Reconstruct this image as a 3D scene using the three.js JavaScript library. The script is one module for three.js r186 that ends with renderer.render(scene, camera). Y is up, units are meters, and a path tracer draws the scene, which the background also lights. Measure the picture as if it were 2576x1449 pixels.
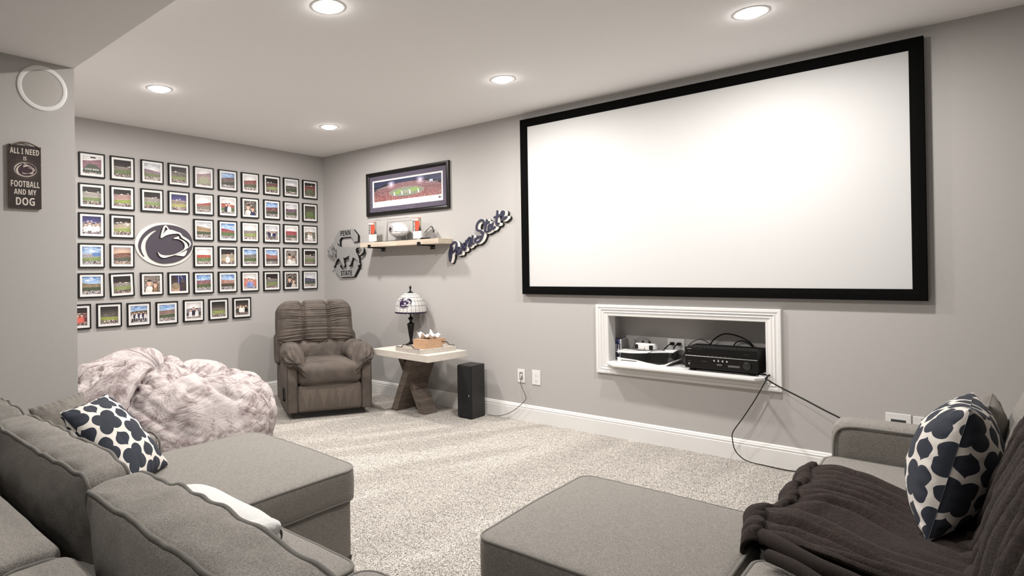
import * as THREE from 'three';
import { mergeGeometries } from 'three/addons/utils/BufferGeometryUtils.js';
import { RoundedBoxGeometry } from 'three/addons/geometries/RoundedBoxGeometry.js';
import { RectAreaLightUniformsLib } from 'three/addons/lights/RectAreaLightUniformsLib.js';
import { FontLoader } from 'three/addons/loaders/FontLoader.js';
import { TextGeometry } from 'three/addons/geometries/TextGeometry.js';

// ---------------------------------------------------------------- camera, exposure, lamps
const CEIL = 2.64, SOFFIT = 2.343, PX = 2.181, PZ = 3.392;      // ceiling, dropped soffit, partition corner
const scene = new THREE.Scene();
scene.background = new THREE.Color(0x000000);
const camera = new THREE.PerspectiveCamera(51.387, 2576 / 1449, 0.05, 60);
camera.position.set(5.4288, 1.3013, 4.4756);
camera.rotation.set(0.0034, 0.7457, -0.0147, 'YXZ');
camera.setViewOffset(2576, 1449, 266.7, 47.5, 2576, 1449);       // the photograph is an off-centre crop
const renderer = new THREE.WebGLRenderer({ antialias: true });
renderer.toneMapping = THREE.LinearToneMapping;
renderer.toneMappingExposure = 2.36;
renderer.outputColorSpace = THREE.SRGBColorSpace;
renderer.shadowMap.enabled = true;
RectAreaLightUniformsLib.init();
const LAMP = 430;                                                // brightness of one downlight
const LAMP_COLOR = new THREE.Color(1.0, 0.965, 0.925);
// ceiling downlights: x, z, ceiling height, label
const LAMPS = [
  [1.19, 0.90, CEIL, 'recessed ceiling light nearest the room corner, above the brown recliner', 0.92],
  [3.09, 0.912, CEIL, 'recessed ceiling light left of the projector screen, above the wall between panorama and screen', 1],
  [4.64, 0.905, CEIL, 'recessed ceiling light above the right part of the projector screen', 1],
  [1.22, 2.505, CEIL, 'recessed ceiling light above the fur bean bag, beside the dropped soffit', 1],
  [3.11, 2.515, CEIL, 'recessed ceiling light at the top edge of the photo, left of centre', 1.18],
  [4.64, 2.515, CEIL, 'recessed ceiling light over the grey ottoman, just outside the photo', 0.22],
  [4.05, 4.25, SOFFIT, 'recessed light in the dropped soffit above the sectional sofa', 0.30],
  [5.50, 5.6, CEIL, 'recessed ceiling light behind the camera', 0.15],
];

// ---------------------------------------------------------------- small tools
const R = THREE.MathUtils.degToRad, clamp = THREE.MathUtils.clamp, lerp = THREE.MathUtils.lerp;
const V = (x, y, z) => new THREE.Vector3(x, y, z);
function rng(seed) { let a = seed >>> 0; return () => { a = (a + 0x6D2B79F5) | 0; let t = Math.imul(a ^ (a >>> 15), 1 | a); t = (t + Math.imul(t ^ (t >>> 7), 61 | t)) ^ t; return ((t ^ (t >>> 14)) >>> 0) / 4294967296; }; }
function h3(x, y, z) { let n = Math.imul(x, 374761393) + Math.imul(y, 668265263) + Math.imul(z, 2147483647 ^ 0x5bd1e995); n = Math.imul(n ^ (n >>> 13), 1274126177); n ^= n >>> 16; return (n >>> 0) / 4294967296; }
const sm = t => t * t * (3 - 2 * t), mod = (a, n) => ((a % n) + n) % n;
function noise(x, y, z = 0, p = 0) {                              // value noise 0..1, period p in x and y if given
  const xi = Math.floor(x), yi = Math.floor(y), zi = Math.floor(z), u = sm(x - xi), v = sm(y - yi), w = sm(z - zi);
  const g = (a, b, c) => p ? h3(mod(a, p), mod(b, p), c) : h3(a, b, c);
  const l = (c) => lerp(lerp(g(xi, yi, c), g(xi + 1, yi, c), u), lerp(g(xi, yi + 1, c), g(xi + 1, yi + 1, c), u), v);
  return w === 0 ? l(zi) : lerp(l(zi), l(zi + 1), w);
}
function fbm(x, y, z = 0, o = 4) { let s = 0, a = 0.5, t = 0; for (let i = 0; i < o; i++) { s += a * noise(x, y, z + i * 7); t += a; a *= 0.5; x *= 2.03; y *= 2.03; z *= 2.03; } return s / t; }
const smooth = (a, b, x) => sm(clamp((x - a) / (b - a), 0, 1));

// naming and tagging
const used = {};
function numbered(n) { const k = used[n] = (used[n] ?? -1) + 1; return k ? `${n}_${String(k).padStart(3, '0')}` : n; }
function shade(o) { o.castShadow = true; o.receiveShadow = true; return o; }
function thing(name, label, category, [x, y, z] = [0, 0, 0], turn = 0, group) {
  const o = new THREE.Group(); o.name = numbered(name); o.position.set(x, y, z); o.rotation.y = turn;
  o.userData = { label, category }; if (group) o.userData.group = group;
  o.base = [x, y, z]; scene.add(o); return o;
}
function part(parent, name, geo, mat, label) {                    // geometry in the thing's own frame
  const m = shade(new THREE.Mesh(geo, mat)); m.name = name; if (label) m.userData.label = label;
  m.base = parent.base; parent.add(m); return m;
}
function wpart(parent, name, geo, mat, label) {                   // geometry in room coordinates, for things that are not turned
  geo.translate(-parent.base[0], -parent.base[1], -parent.base[2]); return part(parent, name, geo, mat, label);
}
function single(name, label, category, geo, mat, pos = [0, 0, 0], group) {   // a thing that is one mesh
  const m = shade(new THREE.Mesh(geo, mat)); m.name = numbered(name); m.position.set(...pos); m.userData = { label, category };
  if (group) m.userData.group = group; m.base = pos; scene.add(m); return m;
}
function struct(name, geo, mat, parent) {
  const m = shade(new THREE.Mesh(geo, mat)); m.name = parent ? name : numbered(name); if (!parent) m.userData.kind = 'structure';
  m.base = [0, 0, 0]; (parent || scene).add(m); return m;
}

// geometry tools
function smoothNormals(g, crease = -2) {                          // one normal per position, uv seams kept
  const p = g.attributes.position, n = p.count, idx = g.index ? g.index.array : null, acc = new Map(), key = new Array(n);
  for (let i = 0; i < n; i++) { const k = `${Math.round(p.getX(i) * 2e4)},${Math.round(p.getY(i) * 2e4)},${Math.round(p.getZ(i) * 2e4)}`; key[i] = k; if (!acc.has(k)) acc.set(k, V(0, 0, 0)); }
  const a = V(), b = V(), c = V(), e = V(), f = V(), m = idx ? idx.length : n;
  for (let i = 0; i < m; i += 3) {
    const [i0, i1, i2] = idx ? [idx[i], idx[i + 1], idx[i + 2]] : [i, i + 1, i + 2];
    a.fromBufferAttribute(p, i0); b.fromBufferAttribute(p, i1); c.fromBufferAttribute(p, i2);
    e.subVectors(b, a); f.subVectors(c, a); e.cross(f);
    acc.get(key[i0]).add(e); acc.get(key[i1]).add(e); acc.get(key[i2]).add(e);
  }
  const out = new Float32Array(n * 3);
  for (let i = 0; i < n; i++) { const v = acc.get(key[i]); const l = v.length() || 1; out[i * 3] = v.x / l; out[i * 3 + 1] = v.y / l; out[i * 3 + 2] = v.z / l; }
  g.setAttribute('normal', new THREE.BufferAttribute(out, 3)); return g;
}
function boxUV(geo, s = 1) {                                      // uv in metres from the facing of each triangle
  const g = geo.index ? geo.toNonIndexed() : geo, p = g.attributes.position, uv = new Float32Array(p.count * 2);
  const a = V(), b = V(), c = V();
  for (let i = 0; i < p.count; i += 3) {
    a.fromBufferAttribute(p, i); b.fromBufferAttribute(p, i + 1); c.fromBufferAttribute(p, i + 2);
    const n = b.clone().sub(a).cross(c.clone().sub(a)), ax = Math.abs(n.x), ay = Math.abs(n.y), az = Math.abs(n.z);
    [a, b, c].forEach((q, k) => { const [u, v] = ay >= ax && ay >= az ? [q.x, q.z] : ax >= az ? [q.z, q.y] : [q.x, q.y]; uv[(i + k) * 2] = u * s; uv[(i + k) * 2 + 1] = v * s; });
  }
  g.setAttribute('uv', new THREE.BufferAttribute(uv, 2)); return g;
}
function merge(list) { return mergeGeometries(list.map(g => { const q = g.index ? g.toNonIndexed() : g; for (const k of Object.keys(q.attributes)) if (!['position', 'normal', 'uv'].includes(k)) q.deleteAttribute(k); return q; })); }
const rbox = (w, h, d, r = 0.004, seg = 2) => boxUV(new RoundedBoxGeometry(w, h, d, seg, Math.min(r, w / 2.01, h / 2.01, d / 2.01)));
const rboxAt = (x0, x1, y0, y1, z0, z1, r = 0.004, seg = 2) => rbox(x1 - x0, y1 - y0, z1 - z0, r, seg).translate((x0 + x1) / 2, (y0 + y1) / 2, (z0 + z1) / 2);
const box = (x0, x1, y0, y1, z0, z1) => boxUV(new THREE.BoxGeometry(x1 - x0, y1 - y0, z1 - z0).translate((x0 + x1) / 2, (y0 + y1) / 2, (z0 + z1) / 2));
const cyl = (r0, r1, h, seg = 24) => new THREE.CylinderGeometry(r0, r1, h, seg);
const curve = (pts, closed = false, t = 0.5) => new THREE.CatmullRomCurve3(pts.map(p => p.isVector3 ? p : V(...p)), closed, 'catmullrom', t);
const tube = (pts, r, seg = 64, closed = false, rad = 8) => new THREE.TubeGeometry(curve(pts, closed), seg, r, rad, closed);
const lathe = (prof, seg = 48) => new THREE.LatheGeometry(prof.map(p => new THREE.Vector2(p[0], p[1])), seg);
function shapeOf(pts, spline = false) {
  const v = pts.map(p => new THREE.Vector2(p[0], p[1]));
  if (!spline) return new THREE.Shape(v);
  const c = new THREE.CatmullRomCurve3(v.map(p => V(p.x, p.y, 0)), true, 'centripetal');
  return new THREE.Shape(c.getPoints(pts.length * 4).slice(0, -1).map(p => new THREE.Vector2(p.x, p.y)));
}
const extrude = (shape, depth, bevel = 0.001) => new THREE.ExtrudeGeometry(shape, { depth: Math.max(depth - 2 * bevel, 1e-4), bevelEnabled: bevel > 0, bevelThickness: bevel, bevelSize: bevel, bevelOffset: -bevel, bevelSegments: 2, curveSegments: 16 }).translate(0, 0, bevel);
function param(fn, nu, nv, flip = false) {                        // fn(u, v) -> [x, y, z], optional third and fourth entries of uv scale
  const pos = [], uv = [], ix = [];
  for (let j = 0; j <= nv; j++) for (let i = 0; i <= nu; i++) { const p = fn(i / nu, j / nv); pos.push(p[0], p[1], p[2]); uv.push(p[3] ?? i / nu, p[4] ?? j / nv); }
  for (let j = 0; j < nv; j++) for (let i = 0; i < nu; i++) { const a = j * (nu + 1) + i, b = a + 1, c = a + nu + 1, d = c + 1; flip ? ix.push(a, c, b, b, c, d) : ix.push(a, b, c, b, d, c); }
  const g = new THREE.BufferGeometry(); g.setAttribute('position', new THREE.Float32BufferAttribute(pos, 3)); g.setAttribute('uv', new THREE.Float32BufferAttribute(uv, 2)); g.setIndex(ix);
  return smoothNormals(g);
}
function sheet(fn, nu, nv, th) {                                  // a cloth of real thickness over fn, th below the surface
  const top = param(fn, nu, nv), n = top.attributes.normal, p = top.attributes.position, W = nu + 1;
  const bot = (i) => [p.getX(i) - n.getX(i) * th, p.getY(i) - n.getY(i) * th, p.getZ(i) - n.getZ(i) * th];
  const pos = [], uv = [], ix = [], U = top.attributes.uv, cnt = p.count;
  for (let i = 0; i < cnt; i++) { pos.push(p.getX(i), p.getY(i), p.getZ(i)); uv.push(U.getX(i), U.getY(i)); }
  for (let i = 0; i < cnt; i++) { pos.push(...bot(i)); uv.push(U.getX(i), U.getY(i)); }
  const q = top.index.array; for (let i = 0; i < q.length; i += 3) { ix.push(q[i], q[i + 1], q[i + 2]); ix.push(q[i] + cnt, q[i + 2] + cnt, q[i + 1] + cnt); }
  const rim = []; for (let i = 0; i < nu; i++) rim.push([i + 1, i]); for (let i = 0; i < nu; i++) rim.push([nv * W + i, nv * W + i + 1]);
  for (let j = 0; j < nv; j++) { rim.push([j * W, (j + 1) * W]); rim.push([(j + 1) * W + nu, j * W + nu]); }
  for (const [a, b] of rim) ix.push(a, b, a + cnt, b, b + cnt, a + cnt);
  const g = new THREE.BufferGeometry(); g.setAttribute('position', new THREE.Float32BufferAttribute(pos, 3)); g.setAttribute('uv', new THREE.Float32BufferAttribute(uv, 2)); g.setIndex(ix);
  return smoothNormals(g);
}
// upholstered box: rounded in plan (rc) and at its edges (r), crowned faces, small irregularities; also gives its welt lines
function cushion(w, h, d, o = {}) {
  const { r = 0.022, rc = 0.05, top = 0.02, bot = 0.005, side = 0.01, wob = 0.004, wf = 5, seed = 0, seg = 26, warp = null, welt = 0.006 } = o;
  const rr = Math.min(r, h / 2.05), RC = Math.max(rc, rr);
  const dens = t => Math.sign(t) * (1 - Math.pow(1 - Math.abs(t), 1.7));
  const post = (x, y, z) => {
    const u = clamp(x / (w / 2), -1, 1), v = clamp(z / (d / 2), -1, 1), t = clamp(y / (h / 2), -1, 1);
    const cu = Math.pow(Math.max(0, (1 - u * u) * (1 - v * v)), 0.75);
    y += t > 0 ? top * cu * t : bot * cu * t;
    const bul = (1 - t * t);
    x += side * u * bul * (1 - v * v); z += side * v * bul * (1 - u * u);
    const n = (k) => (fbm(x * wf + seed * 3.1 + k * 11, z * wf + k * 5, y * wf + seed, 3) - 0.5) * 2 * wob;
    let q = [x + n(1), y + n(2), z + n(3)];
    if (warp) q = warp(...q, u, t, v);
    return q;
  };
  const pre = (x, y, z) => {
    const ix = clamp(x, -(w / 2 - RC), w / 2 - RC), iz = clamp(z, -(d / 2 - RC), d / 2 - RC); let dx = x - ix, dz = z - iz;
    const a = RC - Math.max(Math.abs(dx), Math.abs(dz)), b = h / 2 - Math.abs(y); let aa = a, bb = b;
    if (a < rr && b < rr) { const va = rr - a, vb = rr - b, k = rr / Math.hypot(va, vb); aa = rr - va * k; bb = rr - vb * k; }
    const L = RC - aa, H = Math.hypot(dx, dz);
    if (H > 1e-9) { x = ix + dx / H * L; z = iz + dz / H * L; }
    return [x, Math.sign(y) * (h / 2 - bb), z];
  };
  const sx = o.sx || seg, sz = o.sz || seg, sy = o.sy || 8;
  const g = boxUV(new THREE.BoxGeometry(2, 2, 2, sx, sy, sz)), p = g.attributes.position;
  for (let i = 0; i < p.count; i++) { const q = pre(dens(p.getX(i)) * w / 2, dens(p.getY(i)) * h / 2, dens(p.getZ(i)) * d / 2); p.setXYZ(i, ...q); }
  boxUV(g); for (let i = 0; i < p.count; i++) p.setXYZ(i, ...post(p.getX(i), p.getY(i), p.getZ(i)));
  smoothNormals(g);
  const loop = (sgn) => {
    const pts = [], n = 34, ww = w / 2 - rr * 0.28, dd = d / 2 - rr * 0.28, c = RC - rr * 0.28;
    const line = (x0, z0, x1, z1, m) => { for (let i = 0; i < m; i++) pts.push([lerp(x0, x1, i / m), lerp(z0, z1, i / m)]); };
    const arc = (cx, cz, a0) => { for (let i = 0; i < 5; i++) { const a = a0 + i / 5 * Math.PI / 2; pts.push([cx + Math.cos(a) * c, cz + Math.sin(a) * c]); } };
    line(-ww + c, -dd, ww - c, -dd, n); arc(ww - c, -dd + c, -Math.PI / 2); line(ww, -dd + c, ww, dd - c, n); arc(ww - c, dd - c, 0); line(ww - c, dd, -ww + c, dd, n); arc(-ww + c, dd - c, Math.PI / 2); line(-ww, dd - c, -ww, -dd + c, n); arc(-ww + c, -dd + c, Math.PI);
    return pts.map(([x, z]) => V(...post(x, sgn * (h / 2 - rr * 0.28), z)));
  };
  const weltGeo = (sgn) => { const pts = loop(sgn); return new THREE.TubeGeometry(new THREE.CatmullRomCurve3(pts, true), pts.length * 2, welt, 8, true); };
  return { body: g, welts: [weltGeo(1), weltGeo(-1)] };
}
function addCushion(parent, name, w, h, d, o, mat, m4, wmat, label) {   // m4 places it in the thing's frame; welts are sub-parts
  const c = cushion(w, h, d, o); c.body.applyMatrix4(m4); const m = part(parent, name, c.body, mat, label);
  if (o.welts !== 0) (o.welts === 1 ? [c.welts[0]] : c.welts).forEach(t => { t.applyMatrix4(m4); part(m, 'piping', t, wmat || mat); });
  return m;
}
const TR = (x, y, z, rx = 0, ry = 0, rz = 0) => new THREE.Matrix4().compose(V(x, y, z), new THREE.Quaternion().setFromEuler(new THREE.Euler(rx, ry, rz, 'YXZ')), V(1, 1, 1));

// ---------------------------------------------------------------- textures and materials
function canvasTex(w, h, draw, srgb = true) { const c = document.createElement('canvas'); c.width = w; c.height = h; draw(c.getContext('2d'), w, h); const t = new THREE.CanvasTexture(c); if (srgb) t.colorSpace = THREE.SRGBColorSpace; t.magFilter = THREE.LinearFilter; return t; }
function dataTex(n, fn, rep, srgb = true) {                       // square tile, rep tiles per metre
  const d = new Uint8Array(n * n * 4);
  for (let y = 0; y < n; y++) for (let x = 0; x < n; x++) { const c = fn(x, y, n), k = (y * n + x) * 4; const a = Array.isArray(c) ? c : [c, c, c]; for (let i = 0; i < 3; i++) d[k + i] = clamp(a[i] * 255, 0, 255); d[k + 3] = 255; }
  const t = new THREE.DataTexture(d, n, n); t.wrapS = t.wrapT = THREE.RepeatWrapping; t.magFilter = THREE.LinearFilter; t.minFilter = THREE.LinearMipmapLinearFilter; t.generateMipmaps = true; t.repeat.set(rep, rep); if (srgb) t.colorSpace = THREE.SRGBColorSpace; t.needsUpdate = true; return t;
}
const M = {};
const std = (o) => new THREE.MeshStandardMaterial(o);
const phys = (o) => new THREE.MeshPhysicalMaterial(o);
const lin = (r, g, b) => new THREE.Color().setRGB(r, g, b);
const pn = (x, y, n, f, z = 0) => noise(x / n * f, y / n * f, z, f);          // periodic noise of f cells over the tile

const paintBump = dataTex(512, (x, y, n) => 0.5 * pn(x, y, n, 128) + 0.3 * pn(x, y, n, 64, 3) + 0.2 * pn(x, y, n, 24, 5), 2.2, false);
M.wall = std({ color: lin(0.425, 0.407, 0.393), roughness: 0.78, bumpMap: paintBump, bumpScale: 0.00022 });
M.ceiling = std({ color: lin(0.87, 0.858, 0.848), roughness: 0.95, bumpMap: paintBump, bumpScale: 0.00025 });
M.trim = std({ color: lin(0.72, 0.71, 0.695), roughness: 0.38 });
M.plastic = std({ color: lin(0.72, 0.71, 0.70), roughness: 0.35 });
const carpetMap = dataTex(1024, (x, y, n) => { const a = pn(x, y, n, 256), b = pn(x, y, n, 512, 3), c = pn(x, y, n, 96, 9); const v = 0.735 + (a - 0.5) * 0.50 + (b - 0.5) * 0.36 + (c - 0.5) * 0.10, dk = a * b < 0.10 ? 0.72 : 1; return [v * dk, v * dk * 0.965, v * dk * 0.925]; }, 1.25);
const carpetBump = dataTex(1024, (x, y, n) => 0.6 * pn(x, y, n, 256) + 0.4 * pn(x, y, n, 512, 3), 1.25, false);
M.carpet = std({ map: carpetMap, bumpMap: carpetBump, bumpScale: 0.008, roughness: 1, vertexColors: true });
const weaveMap = dataTex(512, (x, y, n) => { const a = pn(x, y, n, 256), b = noise(x / n * 256, y / n * 64, 4, 256), c = noise(x / n * 64, y / n * 256, 8, 256), e = pn(x, y, n, 40, 2), tw = 0.5 + 0.5 * Math.sin((x + y) * Math.PI / 2); const v = 0.500 + (a - 0.5) * 0.15 + (b - 0.5) * 0.10 + (c - 0.5) * 0.10 + (e - 0.5) * 0.03 + (tw - 0.5) * 0.03; return [v, v * 0.968, v * 0.925]; }, 4.5);
const weaveBump = dataTex(512, (x, y, n) => 0.5 * pn(x, y, n, 256) + 0.25 * noise(x / n * 256, y / n * 64, 4, 256) + 0.25 * noise(x / n * 64, y / n * 256, 8, 256), 4.5, false);
M.fabric = phys({ map: weaveMap, bumpMap: weaveBump, bumpScale: 0.0012, roughness: 0.95, sheen: 0.35, sheenRoughness: 0.6, sheenColor: lin(0.5, 0.48, 0.46) });
M.welt = phys({ color: lin(0.235, 0.224, 0.203), bumpMap: weaveBump, bumpScale: 0.0008, roughness: 0.95, sheen: 0.25, sheenRoughness: 0.6, sheenColor: lin(0.5, 0.48, 0.46) });
const suedeMap = dataTex(512, (x, y, n) => { const a = pn(x, y, n, 6), b = pn(x, y, n, 16, 4), c = pn(x, y, n, 256, 7); const v = 0.345 + (a - 0.5) * 0.09 + (b - 0.5) * 0.05 + (c - 0.5) * 0.05; return [v, v * 0.90, v * 0.825]; }, 1.6);
M.suede = phys({ map: suedeMap, roughness: 0.9, sheen: 0.22, sheenRoughness: 0.45, sheenColor: lin(0.42, 0.36, 0.32) });
M.suedeSeam = std({ color: lin(0.05, 0.042, 0.036), roughness: 0.95 });
M.black = phys({ color: lin(0.007, 0.0066, 0.0062), roughness: 0.5, specularIntensity: 0.5 });
M.blackGloss = phys({ color: lin(0.006, 0.006, 0.006), roughness: 0.08, clearcoat: 0.6, clearcoatRoughness: 0.05 });
M.blackMetal = phys({ color: lin(0.007, 0.0065, 0.0065), roughness: 0.4, specularIntensity: 0.6 });
M.velvet = phys({ color: lin(0.0028, 0.0028, 0.0028), roughness: 1, specularIntensity: 0.15 });
M.rubber = phys({ color: lin(0.006, 0.006, 0.006), roughness: 0.6, specularIntensity: 0.5 });
M.darkWood = std({ color: lin(0.018, 0.010, 0.008), roughness: 0.4 });
M.silver = std({ color: lin(0.5, 0.49, 0.48), roughness: 0.3, metalness: 0.9 });
M.screw = std({ color: lin(0.6, 0.58, 0.56), roughness: 0.3, metalness: 0.9 });
M.white = std({ color: lin(0.66, 0.655, 0.65), roughness: 0.4 });
M.dark = std({ color: lin(0.03, 0.029, 0.028), roughness: 0.8 });
function woodTex(n, base, dark, grain, seed, rep = 1, worn = 0) {
  return dataTex(n, (x, y) => { const l = noise(x / n * 3, y / n * grain, seed, 0), s = noise(x / n * 14, y / n * grain * 3, seed + 5), b = noise(x / n * 4, y / n * 5, seed + 9), k = noise(x / n * 60, y / n * grain * 2, seed + 3); let t = clamp(0.5 * l + 0.35 * s + 0.25 * (b - 0.5), 0, 1); if (worn) t = k > worn ? clamp(t + 0.5, 0, 1) : t * 0.6; return base.map((c, i) => lerp(c, dark[i], t)); }, rep);
}
M.greyWood = std({ map: woodTex(512, [0.47, 0.42, 0.385], [0.25, 0.215, 0.19], 40, 2, 1.5), roughness: 0.75 });
M.paleWood = std({ map: woodTex(512, [0.83, 0.80, 0.765], [0.74, 0.705, 0.67], 40, 7, 1.5, 0.86), roughness: 0.6 });
M.trayWood = std({ map: woodTex(512, [0.80, 0.775, 0.74], [0.62, 0.585, 0.55], 50, 4, 3, 0.74), roughness: 0.75 });
M.shelfWood = std({ map: woodTex(512, [0.80, 0.75, 0.685], [0.66, 0.60, 0.535], 50, 12, 1.5), roughness: 0.6 });
M.bamboo = std({ map: woodTex(512, [0.80, 0.66, 0.53], [0.66, 0.52, 0.41], 60, 15, 2.5), roughness: 0.5 });
M.signWood = std({ map: woodTex(256, [0.62, 0.53, 0.43], [0.34, 0.27, 0.21], 50, 17, 3), roughness: 0.8 });
M.acrylic = phys({ color: 0xffffff, roughness: 0.01, transmission: 1, thickness: 0, ior: 1.18 });
M.acrylicSolid = phys({ color: 0xffffff, roughness: 0.02, transmission: 1, thickness: 0.012, ior: 1.45 });
M.glassPane = phys({ color: 0xffffff, roughness: 0.0, transmission: 1, thickness: 0, ior: 1.5 });
M.navy = std({ color: lin(0.030, 0.024, 0.060), roughness: 0.55 });
M.cream = std({ color: lin(0.72, 0.69, 0.64), roughness: 0.55 });

// ---------------------------------------------------------------- the room
function floorGeo() {
  const g = boxUV(new THREE.BoxGeometry(7.2, 0.1, 6.6, 240, 1, 220).translate(3.6, -0.05, 3.3)), p = g.attributes.position, c = new Float32Array(p.count * 3);
  for (let i = 0; i < p.count; i++) {                             // lanes left by the vacuum cleaner in the pile
    const x = p.getX(i), z = p.getZ(i);
    const lane = (a, w, s) => { const k = Math.cos(R(a)), q = Math.sin(R(a)), al = x * k + z * q, ac = -x * q + z * k; return noise(al * 1.1 + s, ac / w + 0.8 * (noise(al * 0.9, ac, s) - 0.5), s); };
    const pick = smooth(0.35, 0.65, noise(x * 0.8 + 4, z * 0.8 + 2, 3));
    const l = lerp(lane(-84, 0.12, 11), lane(-66, 0.11, 23), pick);
    const v = 0.92 + 0.19 * smooth(0.52, 0.78, l) - 0.06 * smooth(0.45, 0.2, l);
    c[i * 3] = v; c[i * 3 + 1] = v; c[i * 3 + 2] = v;
  }
  g.setAttribute('color', new THREE.BufferAttribute(c, 3)); return g;
}
struct('floor', floorGeo(), M.carpet);
struct('ceiling', box(-0.14, 7.34, CEIL, CEIL + 0.12, -0.14, 6.74), M.ceiling);
struct('ceiling_soffit', box(PX, 7.2, SOFFIT, CEIL, PZ, 4.95), M.ceiling);
const NX0 = 3.415, NX1 = 4.505, NY0 = 0.572, NY1 = 0.942, ND = 0.25;
const wallRight = new THREE.Group(); wallRight.name = 'wall_right'; wallRight.userData.kind = 'structure'; wallRight.base = [0, 0, 0]; scene.add(wallRight);
{
  const s = shapeOf([[-0.14, 0], [7.2, 0], [7.2, CEIL], [-0.14, CEIL]]); s.holes.push(new THREE.Path([[NX0, NY0], [NX0, NY1], [NX1, NY1], [NX1, NY0]].map(p => new THREE.Vector2(...p))));
  part(wallRight, 'wall_panel', boxUV(extrude(s, 0.12, 0)).translate(0, 0, -0.12), M.wall);
  const niche = [box(NX0 - 0.02, NX1 + 0.02, NY0, NY1, -ND - 0.02, -ND), box(NX0 - 0.02, NX0, NY0, NY1, -ND, -0.12), box(NX1, NX1 + 0.02, NY0, NY1, -ND, -0.12), box(NX0 - 0.02, NX1 + 0.02, NY1, NY1 + 0.02, -ND - 0.02, -0.12)];
  part(wallRight, 'niche_lining', merge(niche), M.wall);
}
struct('wall_left', box(-0.14, 0, 0, CEIL, 0, PZ + 0.12), M.wall);
struct('wall_alcove', box(0, PX - 0.12, 0, CEIL, PZ, PZ + 0.12), M.wall);
struct('wall_partition', box(PX - 0.12, PX, 0, CEIL, PZ, 6.6), M.wall);
struct('wall_back', box(PX - 0.12, 7.34, 0, CEIL, 6.6, 6.74), M.wall);
struct('wall_far', box(7.2, 7.34, 0, CEIL, -0.14, 6.6), M.wall);
function baseboard(name, len) {
  const s = shapeOf([[0, 0], [0.015, 0], [0.015, 0.104], [0.0125, 0.107], [0.0125, 0.112], [0.014, 0.115], [0.0135, 0.121], [0.0095, 0.126], [0.0095, 0.131], [0.006, 0.138], [0.002, 0.141], [0, 0.141]]);
  const g = boxUV(new THREE.ExtrudeGeometry(s, { depth: len, bevelEnabled: false })); return struct(name, g, M.trim);
}
{ const b = baseboard('baseboard_right', 7.2); b.rotation.y = -Math.PI / 2; b.position.set(7.2, 0, 0); }
baseboard('baseboard_left', PZ);
baseboard('baseboard_partition', 6.6 - PZ).position.set(PX, 0, PZ);
// mitred frame pieces round a rectangle, profile t (0 outer edge .. 1 inner edge), height
function frameSides(x0, x1, y0, y1, wx, wy, prof) {
  const c = (k, t) => [[x0 + wx * t, y0 + wy * t], [x1 - wx * t, y0 + wy * t], [x1 - wx * t, y1 - wy * t], [x0 + wx * t, y1 - wy * t]][k % 4];
  return [0, 1, 2, 3].map(k => {
    const pos = []; const P = (kk, i) => [...c(kk, prof[i][0]), prof[i][1]], n = prof.length;
    for (let i = 0; i + 1 < n; i++) { const a = P(k, i), b = P(k + 1, i), d = P(k, i + 1), e = P(k + 1, i + 1); pos.push(...a, ...b, ...d, ...b, ...e, ...d); }
    { const a = P(k, 0), b = P(k + 1, 0), d = P(k, n - 1), e = P(k + 1, n - 1); pos.push(...a, ...d, ...b, ...b, ...d, ...e); }
    for (const kk of [k, k + 1]) for (let i = 1; i + 1 < n; i++) { const a = P(kk, 0), b = P(kk, i), d = P(kk, i + 1); kk === k ? pos.push(...a, ...b, ...d) : pos.push(...a, ...d, ...b); }
    const g = new THREE.BufferGeometry(); g.setAttribute('position', new THREE.Float32BufferAttribute(pos, 3)); g.computeVertexNormals(); return boxUV(g);
  });
}
{ // white moulded surround of the wall niche and its projecting sill
  const t = new THREE.Group(); t.name = 'trim_1'; t.userData.kind = 'structure'; t.base = [0, 0, 0]; scene.add(t);
  const prof = [[0, 0], [0, 0.020], [0.05, 0.024], [0.24, 0.024], [0.28, 0.019], [0.40, 0.019], [0.44, 0.023], [0.54, 0.018], [0.58, 0.014], [0.70, 0.017], [0.76, 0.012], [0.90, 0.010], [1, 0.006], [1, 0]];
  frameSides(3.331, 4.586, 0.487, 1.019, 0.086, 0.080, prof).forEach(g => part(t, 'moulding', g, M.trim));
  frameSides(NX0, NX1, NY0 - 0.003, NY1 + 0.002, 0.012, 0.012, [[0, -0.12], [0, 0.010], [0.6, 0.010], [1, 0.004], [1, -0.12]]).forEach(g => part(t, 'inner_stop', g, M.trim));
  const s = shapeOf([[NX0 + 0.004, ND - 0.002], [NX0 + 0.004, -0.030], [NX0 + 0.085, -0.108], [NX1 - 0.055, -0.118], [NX1 - 0.004, -0.050], [NX1 - 0.004, ND - 0.002]]);
  const g = boxUV(extrude(s, 0.018, 0.003)); g.rotateX(-Math.PI / 2); g.translate(0, NY0 - 0.014, 0); part(t, 'sill', g, M.trim);
}

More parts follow.
